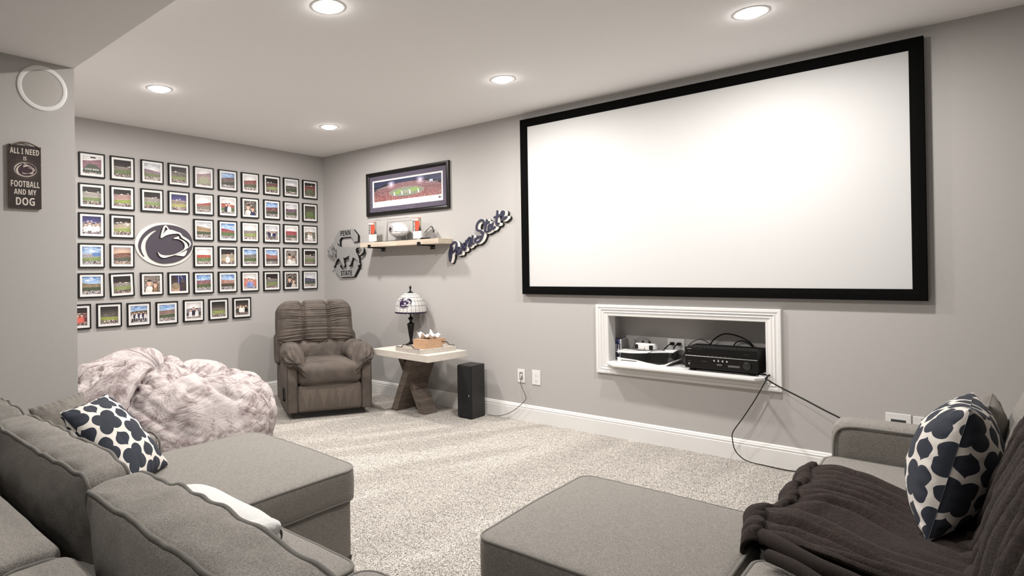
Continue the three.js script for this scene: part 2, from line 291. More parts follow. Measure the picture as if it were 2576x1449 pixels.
// ---------------------------------------------------------------- downlights
for (const [x, z, y, label, k] of LAMPS) {
  const t = thing('recessed_light', label, 'ceiling light', [x, y, z], 0);
  part(t, 'trim_ring', lathe([[0.060, -0.002], [0.066, -0.0034], [0.083, -0.0028], [0.088, -0.0006], [0.088, 0.0], [0.060, 0.0], [0.060, -0.002]], 48), M.trim);
  const lens = lathe([[0.0, -0.021], [0.022, -0.0205], [0.044, -0.0165], [0.057, -0.010], [0.0625, -0.002]], 40);
  part(t, 'lens', smoothNormals(lens), std({ color: 0xffffff, emissive: LAMP_COLOR, emissiveIntensity: 22 * k, roughness: 0.5 }));
  const l = new THREE.RectAreaLight(LAMP_COLOR, LAMP * k, 0.106, 0.106); l.position.set(0, -0.023, 0); l.rotation.x = -Math.PI / 2; t.add(l);
}

// ---------------------------------------------------------------- emblem outlines (units: half width of the oval sign, y up)
const EM = pts => pts.map(([x, y]) => [(x - 735) / 715, -(y - 735 - (x - 735) * 0.075) / 540 * 0.735]);
const EM_FIELD = EM([[225, 1000], [150, 910], [108, 820], [92, 730], [108, 640], [140, 560], [230, 435], [380, 325], [520, 270], [740, 252], [950, 280], [1150, 350], [1300, 460], [1392, 610], [1420, 760], [1390, 900], [1290, 1030], [1130, 1130], [950, 1185], [790, 1197], [640, 1188], [450, 1110], [335, 1010], [280, 880], [262, 740], [290, 620], [395, 480], [540, 370], [440, 390], [300, 480], [205, 580], [160, 690], [150, 790], [172, 890]]);
const EM_HEAD = EM([[600, 575], [640, 380], [660, 320], [688, 282], [715, 268], [745, 282], [778, 328], [805, 368], [900, 395], [1000, 435], [1080, 468], [1112, 502], [1140, 545], [1240, 610], [1312, 668], [1345, 720], [1350, 770], [1325, 815], [1270, 855], [1150, 925], [1050, 975], [940, 1008], [780, 1045], [690, 1062], [620, 1050], [570, 1015], [540, 965], [525, 905], [570, 955], [640, 990], [740, 1005], [860, 1000], [960, 980], [1060, 940], [1150, 895], [1185, 850], [1195, 800], [1180, 745], [1140, 690], [1070, 640], [1000, 615], [910, 605], [960, 572], [1000, 565], [1035, 550], [1050, 575], [1050, 605], [1140, 650], [1220, 710], [1265, 770], [1280, 835], [1308, 812], [1318, 770], [1290, 720], [1220, 660], [1120, 590], [1080, 530], [1040, 492], [930, 485], [820, 495], [720, 520]]);
const EM_EAR = EM([[650, 490], [680, 390], [714, 308], [745, 330], [770, 368], [715, 420]]);
const EM_CHIN = EM([[945, 1008], [1050, 985], [1160, 945], [1255, 910], [1240, 960], [1200, 1030], [1160, 1052], [1060, 1035]]);
const ellipse = (a, b, n = 64) => [...Array(n)].map((_, i) => [Math.cos(i / n * 2 * Math.PI) * a, Math.sin(i / n * 2 * Math.PI) * b]);
function drawEmblem(c, cx, cy, s, rim, field, head) {             // the same emblem as flat print
  const poly = (pts, col) => { c.fillStyle = col; c.beginPath(); pts.forEach(([x, y], i) => i ? c.lineTo(cx + x * s, cy - y * s) : c.moveTo(cx + x * s, cy - y * s)); c.closePath(); c.fill(); };
  poly(ellipse(1.0, 0.735), rim); poly(EM_FIELD, field); poly(EM_HEAD, head); poly(EM_EAR, field); poly(EM_CHIN, head);
}

// ---------------------------------------------------------------- photographs on the alcove wall
// sky: d day blue, c cloudy, n night, k dusk, w white, s sunset, i indoor; kind: S stadium, F field end view, G group of people, P close-up of faces, B backs of heads
const SHOTS = [
  ['F', 'w', '#8d5b6e', '#33402f', 'white sky over pink stands and a dark field'], ['S', 'n', '#75695f', '#5f6f42', 'night game with a pale roof line'], ['S', 'c', '#8b7580', '#6f7a55', 'cloudy sky over grey-pink stands'], ['S', 'n', '#5a5348', '#7d8650', 'night game with a scoreboard and floodlight'], ['F', 'w', '#a5868a', '#96977a', 'pale field under pinkish stands'], ['S', 'd', '#5a3f41', '#33392c', 'blue sky streaked with cloud over dark stands'], ['S', 'w', '#8d4741', '#4c5842', 'white sky over red stands'], ['S', 'n', '#61302f', '#8d9a66', 'dark red night sky over bright field'], ['S', 'c', '#474240', '#414b33', 'dark stands under a pale sky'], ['F', 'n', '#7c2f2b', '#596049', 'red stands and a field running away'],
  ['S', 'n', '#a49d94', '#6f7f4e', 'night game with white crowd'], ['S', 'n', '#b58d86', '#8b9a4c', 'night game with a glowing pink stand'], ['S', 'n', '#9a948c', '#7f9159', 'night game with a floodlight beam'], ['S', 'k', '#94836f', '#a8a663', 'blue dusk sky over a lit field'], ['S', 'w', '#a34436', '#7a7569', 'white sky over an orange-red stand'], ['G', 'w', '#a8493a', '#4d6a3d', 'two people before a red stand', ['#1b1b2a', '#ece8e4']], ['P', 'c', '#4c4842', '#e0dcd4', 'close-up of two smiling people in caps', ['#e8e2d8', '#2b3157']], ['S', 'd', '#6d3a3c', '#39412d', 'blue sky over purple-red stands'], ['S', 'c', '#67485c', '#4c5a40', 'cloudy sky over striped purple stands'], ['F', 'g', '#4a4436', '#55683a', 'players on a green field in shade'],
  ['G', 'k', '#9b938e', '#c7c0ba', 'four people in white shirts', ['#f3efec', '#f5f2ee', '#f0ece8', '#efebe8']], ['S', 'n', '#b9aa92', '#8d9a55', 'night game with fireworks'], ['S', 'c', '#a98b66', '#454f38', 'cloudy sky over tan striped stands'], ['S', 'd', '#9c3037', '#53703f', 'blue sky with clouds over a red stand'], ['S', 'w', '#8a8078', '#909c5c', 'wide pale green field'], ['G', 'c', '#807a78', '#b5aaa5', 'group in navy jerseys', ['#23264a', '#1f2244', '#e9e5e2', '#272a50', '#23264a']], ['S', 'w', '#a4353f', '#55604f', 'white sky over a crimson stand'], ['G', 'w', '#6a6d5d', '#6a6d5d', 'person in white jersey in a crowd', ['#efeae8', '#e4dde0']],
  ['S', 'd', '#a9a7b4', '#7c8f57', 'blue sky over a pale stand'], ['S', 's', '#7a4a38', '#4d5145', 'sunset sky over a brown stand'], ['S', 'w', '#b5432f', '#5d7a4a', 'white sky over an orange stand and trees'], ['G', 'n', '#a89c88', '#b8a488', 'person in white on stadium steps', ['#f2ede6']], ['S', 'd', '#77746e', '#4f6337', 'blue sky over a grey fortress-like stand'], ['S', 'd', '#a85c52', '#514a42', 'big white clouds over an orange stand'], ['P', 'w', '#8f8a80', '#dcd6cc', 'close-up of two people, one in sunglasses', ['#f0ece6', '#ece8e2']], ['S', 'n', '#8d8880', '#6c7a48', 'black night sky over a white crowd'],
  ['S', 'd', '#8a7350', '#3e4a33', 'blue sky over tan stands'], ['S', 'n', '#8e877f', '#7f8f55', 'night stand, frame hanging tilted'], ['P', 'c', '#7d7268', '#cfc6ba', 'close-up of a smiling couple', ['#efeae2', '#8c7358']], ['B', 'k', '#24285a', '#2a2630', 'backs of heads before a blue screen'], ['S', 'd', '#8a5560', '#4a5a33', 'blue sky over maroon striped stands'], ['S', 'd', '#b77f6f', '#3c3a2a', 'blue sky with vapour trail over pink crowd'], ['G', 'w', '#d98a78', '#d07c70', 'two people in pale blue jerseys', ['#7f8fd0', '#8c99cf']], ['S', 'n', '#6f6a63', '#75854c', 'night game with three floodlights'], ['P', 'c', '#3a3a34', '#d8d2c8', 'close-up of a couple in hats', ['#2c2b2b', '#d7d0c4']], ['S', 'c', '#3e4264', '#3f4b3a', 'cloudy sky over a navy stand'],
  ['G', 'n', '#7d3f3f', '#6a2b33', 'group in red shirts, half hidden by the partition', ['#d8665a', '#d8665a', '#d8665a']], ['S', 'i', '#4a463e', '#8f9a4a', 'indoor dome with a green field'], ['G', 'd', '#58503f', '#d8d4cf', 'seven people on a pale field', ['#e9e6ea', '#23223a', '#e9e6ea', '#2a2940', '#e4e1e6', '#23223a', '#e9e6ea']], ['S', 'd', '#8b6a63', '#44523a', 'blue sky with white clouds over brown stands'], ['G', 'w', '#8d8690', '#4a4a42', 'three people, one in dark clothes', ['#efe6ee', '#211f2d', '#f0eaf2']], ['S', 'i', '#6d6258', '#8b9a52', 'dim dome seen from a corner'], ['G', 'i', '#8e8677', '#5a5348', 'group of people under a sloping roof', ['#4b4540', '#efece6', '#efece6', '#1d1b1b']],
];
function drawShot(c, X, Y, S, k) {
  const [kind, sky, stand, field, , people = []] = SHOTS[k], rnd = rng(911 + k * 17), N = (a, b) => a + rnd() * (b - a);
  c.save(); c.beginPath(); c.rect(X, Y, S, S); c.clip(); c.translate(X, Y); c.scale(S / 100, S / 100);
  const sk = { d: ['#4d7fc4', '#b9cfe8'], c: ['#b9bcc6', '#e6e1e0'], n: ['#191412', '#3a2c2a'], k: ['#26265e', '#5e5288'], w: ['#e9e5e4', '#f3eeec'], s: ['#b9a49c', '#e3bfa0'], i: ['#1b1816', '#57504a'], g: ['#3a3630', '#5d5546'] }[sky];
  const g = c.createLinearGradient(0, 0, 0, 45); g.addColorStop(0, sk[0]); g.addColorStop(1, sk[1]); c.fillStyle = g; c.fillRect(0, 0, 100, 100);
  const dots = (n, x0, x1, y0, y1, cols, r0, r1) => { for (let i = 0; i < n; i++) { c.fillStyle = cols[Math.floor(rnd() * cols.length)]; const r = N(r0, r1); c.fillRect(N(x0, x1), N(y0, y1), r, r); } };
  if (sky === 'd' || sky === 'c') for (let i = 0; i < 26; i++) { c.fillStyle = sky === 'd' ? 'rgba(250,250,252,0.30)' : 'rgba(250,248,247,0.30)'; c.beginPath(); c.ellipse(N(-5, 105), N(4, 34), N(5, 18), N(2, 6), N(-0.3, 0.3), 0, 7); c.fill(); }
  const hz = kind === 'F' ? N(20, 26) : N(32, 42), tilt = N(-8, 8), crowd = ['#e9e4df', '#1b1918', '#8e8178', '#d2c8c0', '#3a3433', '#b5837a'];
  if (kind !== 'P' && kind !== 'B') {
    c.fillStyle = stand; c.beginPath(); c.moveTo(-2, hz - tilt); c.lineTo(40, hz + N(-4, 4)); c.lineTo(102, hz + tilt); c.lineTo(102, 70); c.lineTo(-2, 70); c.fill();
    dots(420, 0, 100, hz + 4, 62, [stand, stand, '#d9cfc8', '#5a504c', '#b0a49d'], 0.8, 2);
    c.strokeStyle = 'rgba(30,26,26,0.45)'; c.lineWidth = 1.4; for (let i = 0; i < 3; i++) { c.beginPath(); c.moveTo(0, hz + 5 + i * 6 - tilt * 0.7); c.lineTo(100, hz + 5 + i * 6 + tilt * 0.7); c.stroke(); }
    c.fillStyle = field; c.beginPath();
    if (kind === 'F') { c.moveTo(30, 44); c.lineTo(72, 44); c.lineTo(112, 92); c.lineTo(-12, 92); } else { c.moveTo(-2, 62 - tilt * 0.5); c.lineTo(102, 58 + tilt * 0.5); c.lineTo(102, 80); c.lineTo(-2, 82); }
    c.fill();
    c.strokeStyle = kind === 'F' ? 'rgba(235,235,220,0.35)' : 'rgba(235,235,220,0.16)'; c.lineWidth = 0.8; for (let i = 0; i < 8; i++) { c.beginPath(); if (kind === 'F') { c.moveTo(33 + i * 5, 45); c.lineTo(-5 + i * 15, 92); } else { c.moveTo(i * 14 + N(-3, 3), 60); c.lineTo(i * 16 - 12, 82); } c.stroke(); }
    dots(kind === 'F' ? 130 : 330, 0, 100, kind === 'F' ? 88 : 77, 100, crowd, 1.5, 5);
    if (sky === 'n' || sky === 'k') { c.fillStyle = '#fffaf0'; for (let i = 0; i < 2; i++) { const x = N(12, 88), y = hz - N(4, 12); c.fillRect(x, y, N(6, 15), N(3, 5)); } c.strokeStyle = '#e8e0d6'; c.lineWidth = 1.6; c.beginPath(); c.moveTo(5, hz - 1); c.lineTo(92, hz + tilt * 0.6); c.stroke(); }
    if (k === 21) { c.strokeStyle = 'rgba(255,250,235,0.9)'; for (let i = 0; i < 26; i++) { c.lineWidth = 0.8; c.beginPath(); c.moveTo(84, 46); const a = N(-2.9, -0.9), r = N(10, 30); c.lineTo(84 + Math.cos(a) * r, 46 + Math.sin(a) * r); c.stroke(); } }
    if (k === 28) { c.fillStyle = '#5d7fb5'; c.fillRect(54, 34, 46, 20); }
    if (k === 0) { c.fillStyle = '#1d1b1d'; c.fillRect(42, 3, 28, 8); c.fillStyle = '#e8e5e0'; c.font = 'bold 13px sans-serif'; c.textAlign = 'center'; c.save(); c.translate(50, 72); c.scale(-1, -1); c.fillText('PENN STATE', 0, 4); c.restore(); }
  }
  const person = (x, y, s, shirt, hair, cap) => {
    c.fillStyle = shirt; c.beginPath(); c.moveTo(x - s * 1.15, y + s * 4.2); c.quadraticCurveTo(x - s * 1.35, y + s * 1.1, x - s * 0.3, y + s * 0.9); c.lineTo(x + s * 0.3, y + s * 0.9); c.quadraticCurveTo(x + s * 1.35, y + s * 1.1, x + s * 1.15, y + s * 4.2); c.fill();
    c.fillStyle = '#d5ab95'; c.beginPath(); c.ellipse(x, y, s * 0.62, s * 0.82, 0, 0, 7); c.fill(); c.fillRect(x - s * 0.22, y + s * 0.5, s * 0.44, s * 0.6);
    c.fillStyle = hair; c.beginPath(); c.ellipse(x, y - s * 0.38, s * 0.68, s * 0.55, 0, Math.PI, 0); c.fill(); if (cap) c.fillRect(x - s * 0.75, y - s * 0.42, s * 1.5, s * 0.16);
    if (s > 12) { c.fillStyle = '#4a332c'; c.fillRect(x - s * 0.34, y - s * 0.14, s * 0.2, s * 0.09); c.fillRect(x + s * 0.14, y - s * 0.14, s * 0.2, s * 0.09); c.fillStyle = '#f4ece6'; c.beginPath(); c.ellipse(x, y + s * 0.36, s * 0.27, s * 0.12, 0, 0, Math.PI); c.fill(); }
  };
  if (kind === 'G') { const n = people.length, s = n > 4 ? 7 : n > 2 ? 10 : 12; people.forEach((p, i) => { const x = 50 + (i - (n - 1) / 2) * (n > 4 ? 12.5 : 21), y = 42 + N(-5, 5); if (n > 4) { c.fillStyle = '#2a2830'; c.fillRect(x - 4, y + 24, 8, 24); } person(x, y, s, p, ['#2a201c', '#5a4030', '#1c1a1a'][i % 3], i % 3 === 2); c.fillStyle = 'rgba(30,30,50,0.75)'; c.font = `bold ${s}px sans-serif`; c.textAlign = 'center'; if (i % 2 === 0 && k !== 46) c.fillText(k === 42 ? '10' : k === 20 ? '1' : '6', x, y + s * 2.8); }); }
  if (kind === 'P') { c.fillStyle = stand; c.fillRect(0, 0, 100, 100); dots(500, 0, 100, 0, 100, crowd, 1.5, 4.5); person(34, 44, 21, people[0], '#2a211d', k === 34); person(70, 56, 19, people[1], '#5b4030', k === 16 || k === 44); if (k === 34) { c.fillStyle = '#161414'; c.fillRect(57, 50, 12, 7); c.fillRect(71, 50, 12, 7); } if (k === 38) { c.fillStyle = '#6b4c37'; c.fillRect(54, 56, 7, 40); c.fillRect(80, 56, 8, 40); } }
  if (kind === 'B') { c.fillStyle = stand; c.fillRect(0, 0, 100, 100); c.strokeStyle = '#e6e4ea'; c.lineWidth = 2; c.beginPath(); c.moveTo(50, 0); c.lineTo(50, 60); c.moveTo(60, 0); c.lineTo(90, 40); c.stroke(); c.fillStyle = '#38292a'; c.beginPath(); c.ellipse(22, 30, 20, 24, 0, 0, 7); c.ellipse(80, 66, 22, 34, 0, 0, 7); c.fill(); c.fillStyle = '#c9a489'; c.fillRect(4, 66, 52, 34); c.fillStyle = '#8d7a62'; c.beginPath(); c.ellipse(30, 66, 27, 20, 0, 0, 7); c.fill(); c.fillStyle = '#4a4442'; c.beginPath(); c.ellipse(78, 34, 13, 12, 0, 0, 7); c.fill(); }
  for (let i = 0; i < 1500; i++) { c.fillStyle = ['rgba(255,250,245,0.13)', 'rgba(20,14,14,0.15)', 'rgba(120,100,90,0.12)'][i % 3]; const r = N(0.6, 2.6); c.fillRect(N(0, 100), kind === 'P' || kind === 'G' ? N(0, 100) : N(hz - 8, 100), r, r); }
  const vg = c.createRadialGradient(50, 52, 25, 50, 52, 78); vg.addColorStop(0, 'rgba(0,0,0,0)'); vg.addColorStop(1, 'rgba(10,6,6,0.30)'); c.fillStyle = vg; c.fillRect(0, 0, 100, 100);
  c.restore();
}
const shotAtlas = canvasTex(2048, 2048, (c, w) => { c.fillStyle = '#fff'; c.fillRect(0, 0, w, w); for (let k = 0; k < SHOTS.length; k++) drawShot(c, (k % 8) * 256, Math.floor(k / 8) * 256, 256, k); });
M.shots = std({ map: shotAtlas, roughness: 0.5 });
M.mat = std({ color: lin(0.70, 0.69, 0.675), roughness: 0.8 });
M.frameBlack = phys({ color: lin(0.005, 0.0045, 0.0043), roughness: 0.45, specularIntensity: 0.5 });
{
  const S = 0.209, hs = S / 2, bars = merge(frameSides(-hs, hs, -hs, hs, 0.0105, 0.0105, [[0, 0], [0, 0.021], [0.12, 0.0225], [0.9, 0.0225], [1, 0.0215], [1, 0.012]])), backing = box(-hs + 0.004, hs - 0.004, -hs + 0.004, hs - 0.004, 0.001, 0.010);
  const frameGeo = merge([bars, backing]);
  const matShape = shapeOf([[-0.095, -0.095], [0.095, -0.095], [0.095, 0.095], [-0.095, 0.095]]); matShape.holes.push(new THREE.Path([[-0.0745, -0.0745], [-0.0745, 0.0745], [0.0745, 0.0745], [0.0745, -0.0745]].map(p => new THREE.Vector2(...p))));
  const matGeo = boxUV(extrude(matShape, 0.003, 0)).translate(0, 0, 0.0125);
  const ordinal = ['first', 'second', 'third', 'fourth', 'fifth', 'sixth', 'seventh', 'eighth', 'ninth', 'tenth'];
  const colZ = [2.537, 2.284, 2.018, 1.763, 1.508, 1.246, 0.987, 0.719, 0.464, 0.204], rowY = [2.243, 1.982, 1.732, 1.473, 1.219, 0.952];
  const rows = [[0, 1, 2, 3, 4, 5, 6, 7, 8, 9], [0, 1, 2, 3, 4, 5, 6, 7, 8, 9], [0, 1, 4, 5, 6, 7, 8, 9], [0, 1, 4, 5, 6, 7, 8, 9], [0, 1, 2, 3, 4, 5, 6, 7, 8, 9]];
  const rowName = ['top row', 'second row', 'third row', 'fourth row', 'fifth row', 'bottom row'];
  const spots = []; rows.forEach((r, j) => r.forEach((c, i) => spots.push([colZ[c] + j * 0.004, rowY[j], j, i])));
  [2.665, 2.411, 2.156, 1.896, 1.632, 1.369, 1.104].forEach((z, i) => spots.push([z, [0.958, 0.958, 0.950, 0.947, 0.952, 0.951, 0.952][i], 5, i]));
  const rnd = rng(5);
  spots.forEach(([z, y, j, i], k) => {
    const t = thing('photo_frame', `framed photo: ${SHOTS[k][4]}; ${ordinal[i]} from left, ${rowName[j]}`, 'picture', [0, y, z], Math.PI / 2, 'black square photo frames on the alcove wall');
    t.rotation.order = 'YXZ'; t.rotation.z = k === 37 ? 0.035 : (rnd() - 0.5) * 0.012;
    part(t, 'frame', frameGeo, M.frameBlack); part(t, 'mat', matGeo, M.mat);
    const g = new THREE.PlaneGeometry(0.150, 0.150).translate(0, 0, 0.0130), uv = g.attributes.uv; for (let q = 0; q < 4; q++) uv.setXY(q, ((k % 8) + 0.01 + uv.getX(q) * 0.98) / 8, 1 - (Math.floor(k / 8) + 0.01 + (1 - uv.getY(q)) * 0.98) / 8);
    part(t, 'print', g, M.shots);
  });
}

// ---------------------------------------------------------------- oval emblem sign on the alcove wall
{
  const t = thing('oval_sign', 'oval navy and cream lion-head emblem sign among the photo frames', 'sign', [0, 1.582, 1.904], Math.PI / 2), s = 0.279;
  const k = (p) => p.map(([x, y]) => [x * s, y * s]);
  part(t, 'plate', extrude(shapeOf(k(ellipse(1.0, 0.725))), 0.012, 0.002), M.cream, 'cream oval plate');
  part(t, 'field', extrude(shapeOf(k(EM_FIELD), true), 0.011, 0.0015).translate(0, 0, 0.012), M.navyField = std({ color: lin(0.052, 0.042, 0.058), roughness: 0.6 }), 'dark navy field');
  const hd = shapeOf(k(EM_HEAD), true), ear = shapeOf(k(EM_EAR), true).getPoints(); hd.holes.push(new THREE.Path(ear));
  const hs2 = shapeOf(k(EM_HEAD).map(([x, y]) => [x - 0.005, y - 0.003]), true); hs2.holes.push(new THREE.Path(ear.map(p => p.clone().add(new THREE.Vector2(-0.005, -0.003)))));
  part(t, 'head_backing', extrude(hs2, 0.006, 0.0005).translate(0, 0, 0.0231), M.black);
  part(t, 'head_line', extrude(hd, 0.010, 0.0012).translate(0, 0, 0.029), M.cream, 'cream head outline');
  part(t, 'chin', extrude(shapeOf(k(EM_CHIN), true), 0.012, 0.0012).translate(0, 0, 0.023), M.cream);
}

// ---------------------------------------------------------------- partition wall: round speaker and wooden sign
{
  const t = thing('wall_speaker', 'round in-wall speaker with white ring and grey grille on the partition', 'speaker', [PX, 2.212, 3.534], Math.PI / 2);
  part(t, 'ring', lathe([[0.0885, 0.0], [0.0885, 0.004], [0.090, 0.0055], [0.105, 0.0055], [0.109, 0.003], [0.110, 0.0]], 72).rotateX(Math.PI / 2), M.plastic, 'white ring');
  part(t, 'grille', lathe([[0, 0.0055], [0.05, 0.005], [0.08, 0.0038], [0.0888, 0.003]], 64).rotateX(Math.PI / 2), std({ color: lin(0.43, 0.41, 0.385), roughness: 0.8 }));
}
{
  const W = 0.136, Hh = 0.297, face = canvasTex(512, 1118, (c, w, h) => {
    c.fillStyle = '#2c2321'; c.fillRect(0, 0, w, h); const rnd = rng(3);
    for (let i = 0; i < 260; i++) { c.fillStyle = `rgba(${rnd() < 0.5 ? '20,14,13' : '74,60,55'},0.10)`; c.fillRect(rnd() * w, 0, 1 + rnd() * 8, h); }
    const gl = c.createRadialGradient(w / 2, 430, 90, w / 2, 430, 300); gl.addColorStop(0, 'rgba(120,104,98,0.55)'); gl.addColorStop(1, 'rgba(60,50,46,0)'); c.fillStyle = gl; c.fillRect(0, 130, w, 600);
    c.fillStyle = '#cfc4ba'; c.textAlign = 'center'; c.textBaseline = 'middle';
    const line = (s, y, size, sx, x = w / 2) => { c.save(); c.translate(x, y); c.font = `bold ${size}px sans-serif`; const m = c.measureText(s).width; c.scale(sx / m, 1); c.fillText(s, 0, 0); c.restore(); };
    line('ALL I NEED', 108, 140, 460); line('IS', 232, 92, 58); line('FOOTBALL', 690, 150, 460); line('AND MY', 832, 132, 350); line('DOG', 1000, 190, 320);
    drawEmblem(c, w / 2 + 6, 430, 178, '#cfc4ba', '#3d2830', '#cfc4ba'); c.strokeStyle = '#2c2321'; c.lineWidth = 5; c.beginPath(); c.ellipse(w / 2 + 6, 430, 170, 124, 0, 0, 7); c.stroke();
    for (let i = 0; i < 900; i++) { c.fillStyle = `rgba(44,35,33,${0.25 + rnd() * 0.5})`; const r = 1 + rnd() * 4; c.fillRect(rnd() * w, rnd() * h, r, r * (0.5 + rnd() * 2)); }
    for (let i = 0; i < 60; i++) { c.fillStyle = 'rgba(190,172,152,0.5)'; const e = rnd() < 0.5; c.fillRect(e ? rnd() * 12 : w - rnd() * 12, rnd() * h, 3 + rnd() * 5, 3 + rnd() * 8); }
  });
  const t = thing('wooden_sign', 'narrow dark wooden sign with pale lettering hanging on the partition by a twisted cord', 'sign', [PX, 1.773, 3.616], Math.PI / 2);
  const b = part(t, 'board', rbox(W, Hh, 0.011, 0.001).translate(0, 0, 0.0085), M.signWood);
  part(b, 'printed_face', new THREE.PlaneGeometry(W - 0.001, Hh - 0.001).translate(0, 0, 0.0146), std({ map: face, roughness: 0.8 }));
  const strand = (ph) => [...Array(41)].map((_, i) => { const u = i / 40, x = lerp(-0.058, 0.062, u), y = Hh / 2 - 0.006 + 0.022 * Math.sin(Math.PI * u) , a = u * 34 + ph; return V(x, y + Math.cos(a) * 0.0016, 0.016 + Math.sin(a) * 0.0016 - 0.008 * Math.sin(Math.PI * u)); });
  part(t, 'cord', merge([0, 2.09, 4.18].map(p => new THREE.TubeGeometry(new THREE.CatmullRomCurve3(strand(p)), 90, 0.0019, 6))), std({ color: lin(0.16, 0.12, 0.085), roughness: 0.95 }));
}

// ---------------------------------------------------------------- projector screen
{
  const x0 = 2.683, x1 = 5.300, y0 = 1.091, y1 = 2.578;
  const t = thing('projector_screen', 'wide white projector screen in a black velvet frame on the wall', 'projector screen', [(x0 + x1) / 2, (y0 + y1) / 2, 0]);
  const w = (x1 - x0) / 2, h = (y1 - y0) / 2;
  frameSides(-w, w, -h, h, 0.066, 0.066, [[0, 0.002], [0, 0.040], [0.04, 0.0435], [0.55, 0.0435], [0.93, 0.038], [1, 0.032], [1, 0.020]]).forEach(g => part(t, 'frame_rail', g, M.velvet));
  part(t, 'screen_fabric', rbox(2 * w - 0.09, 2 * h - 0.09, 0.006, 0.001).translate(0, 0, 0.026), std({ color: lin(0.555, 0.552, 0.547), roughness: 0.9 }), 'matt white screen surface');
}

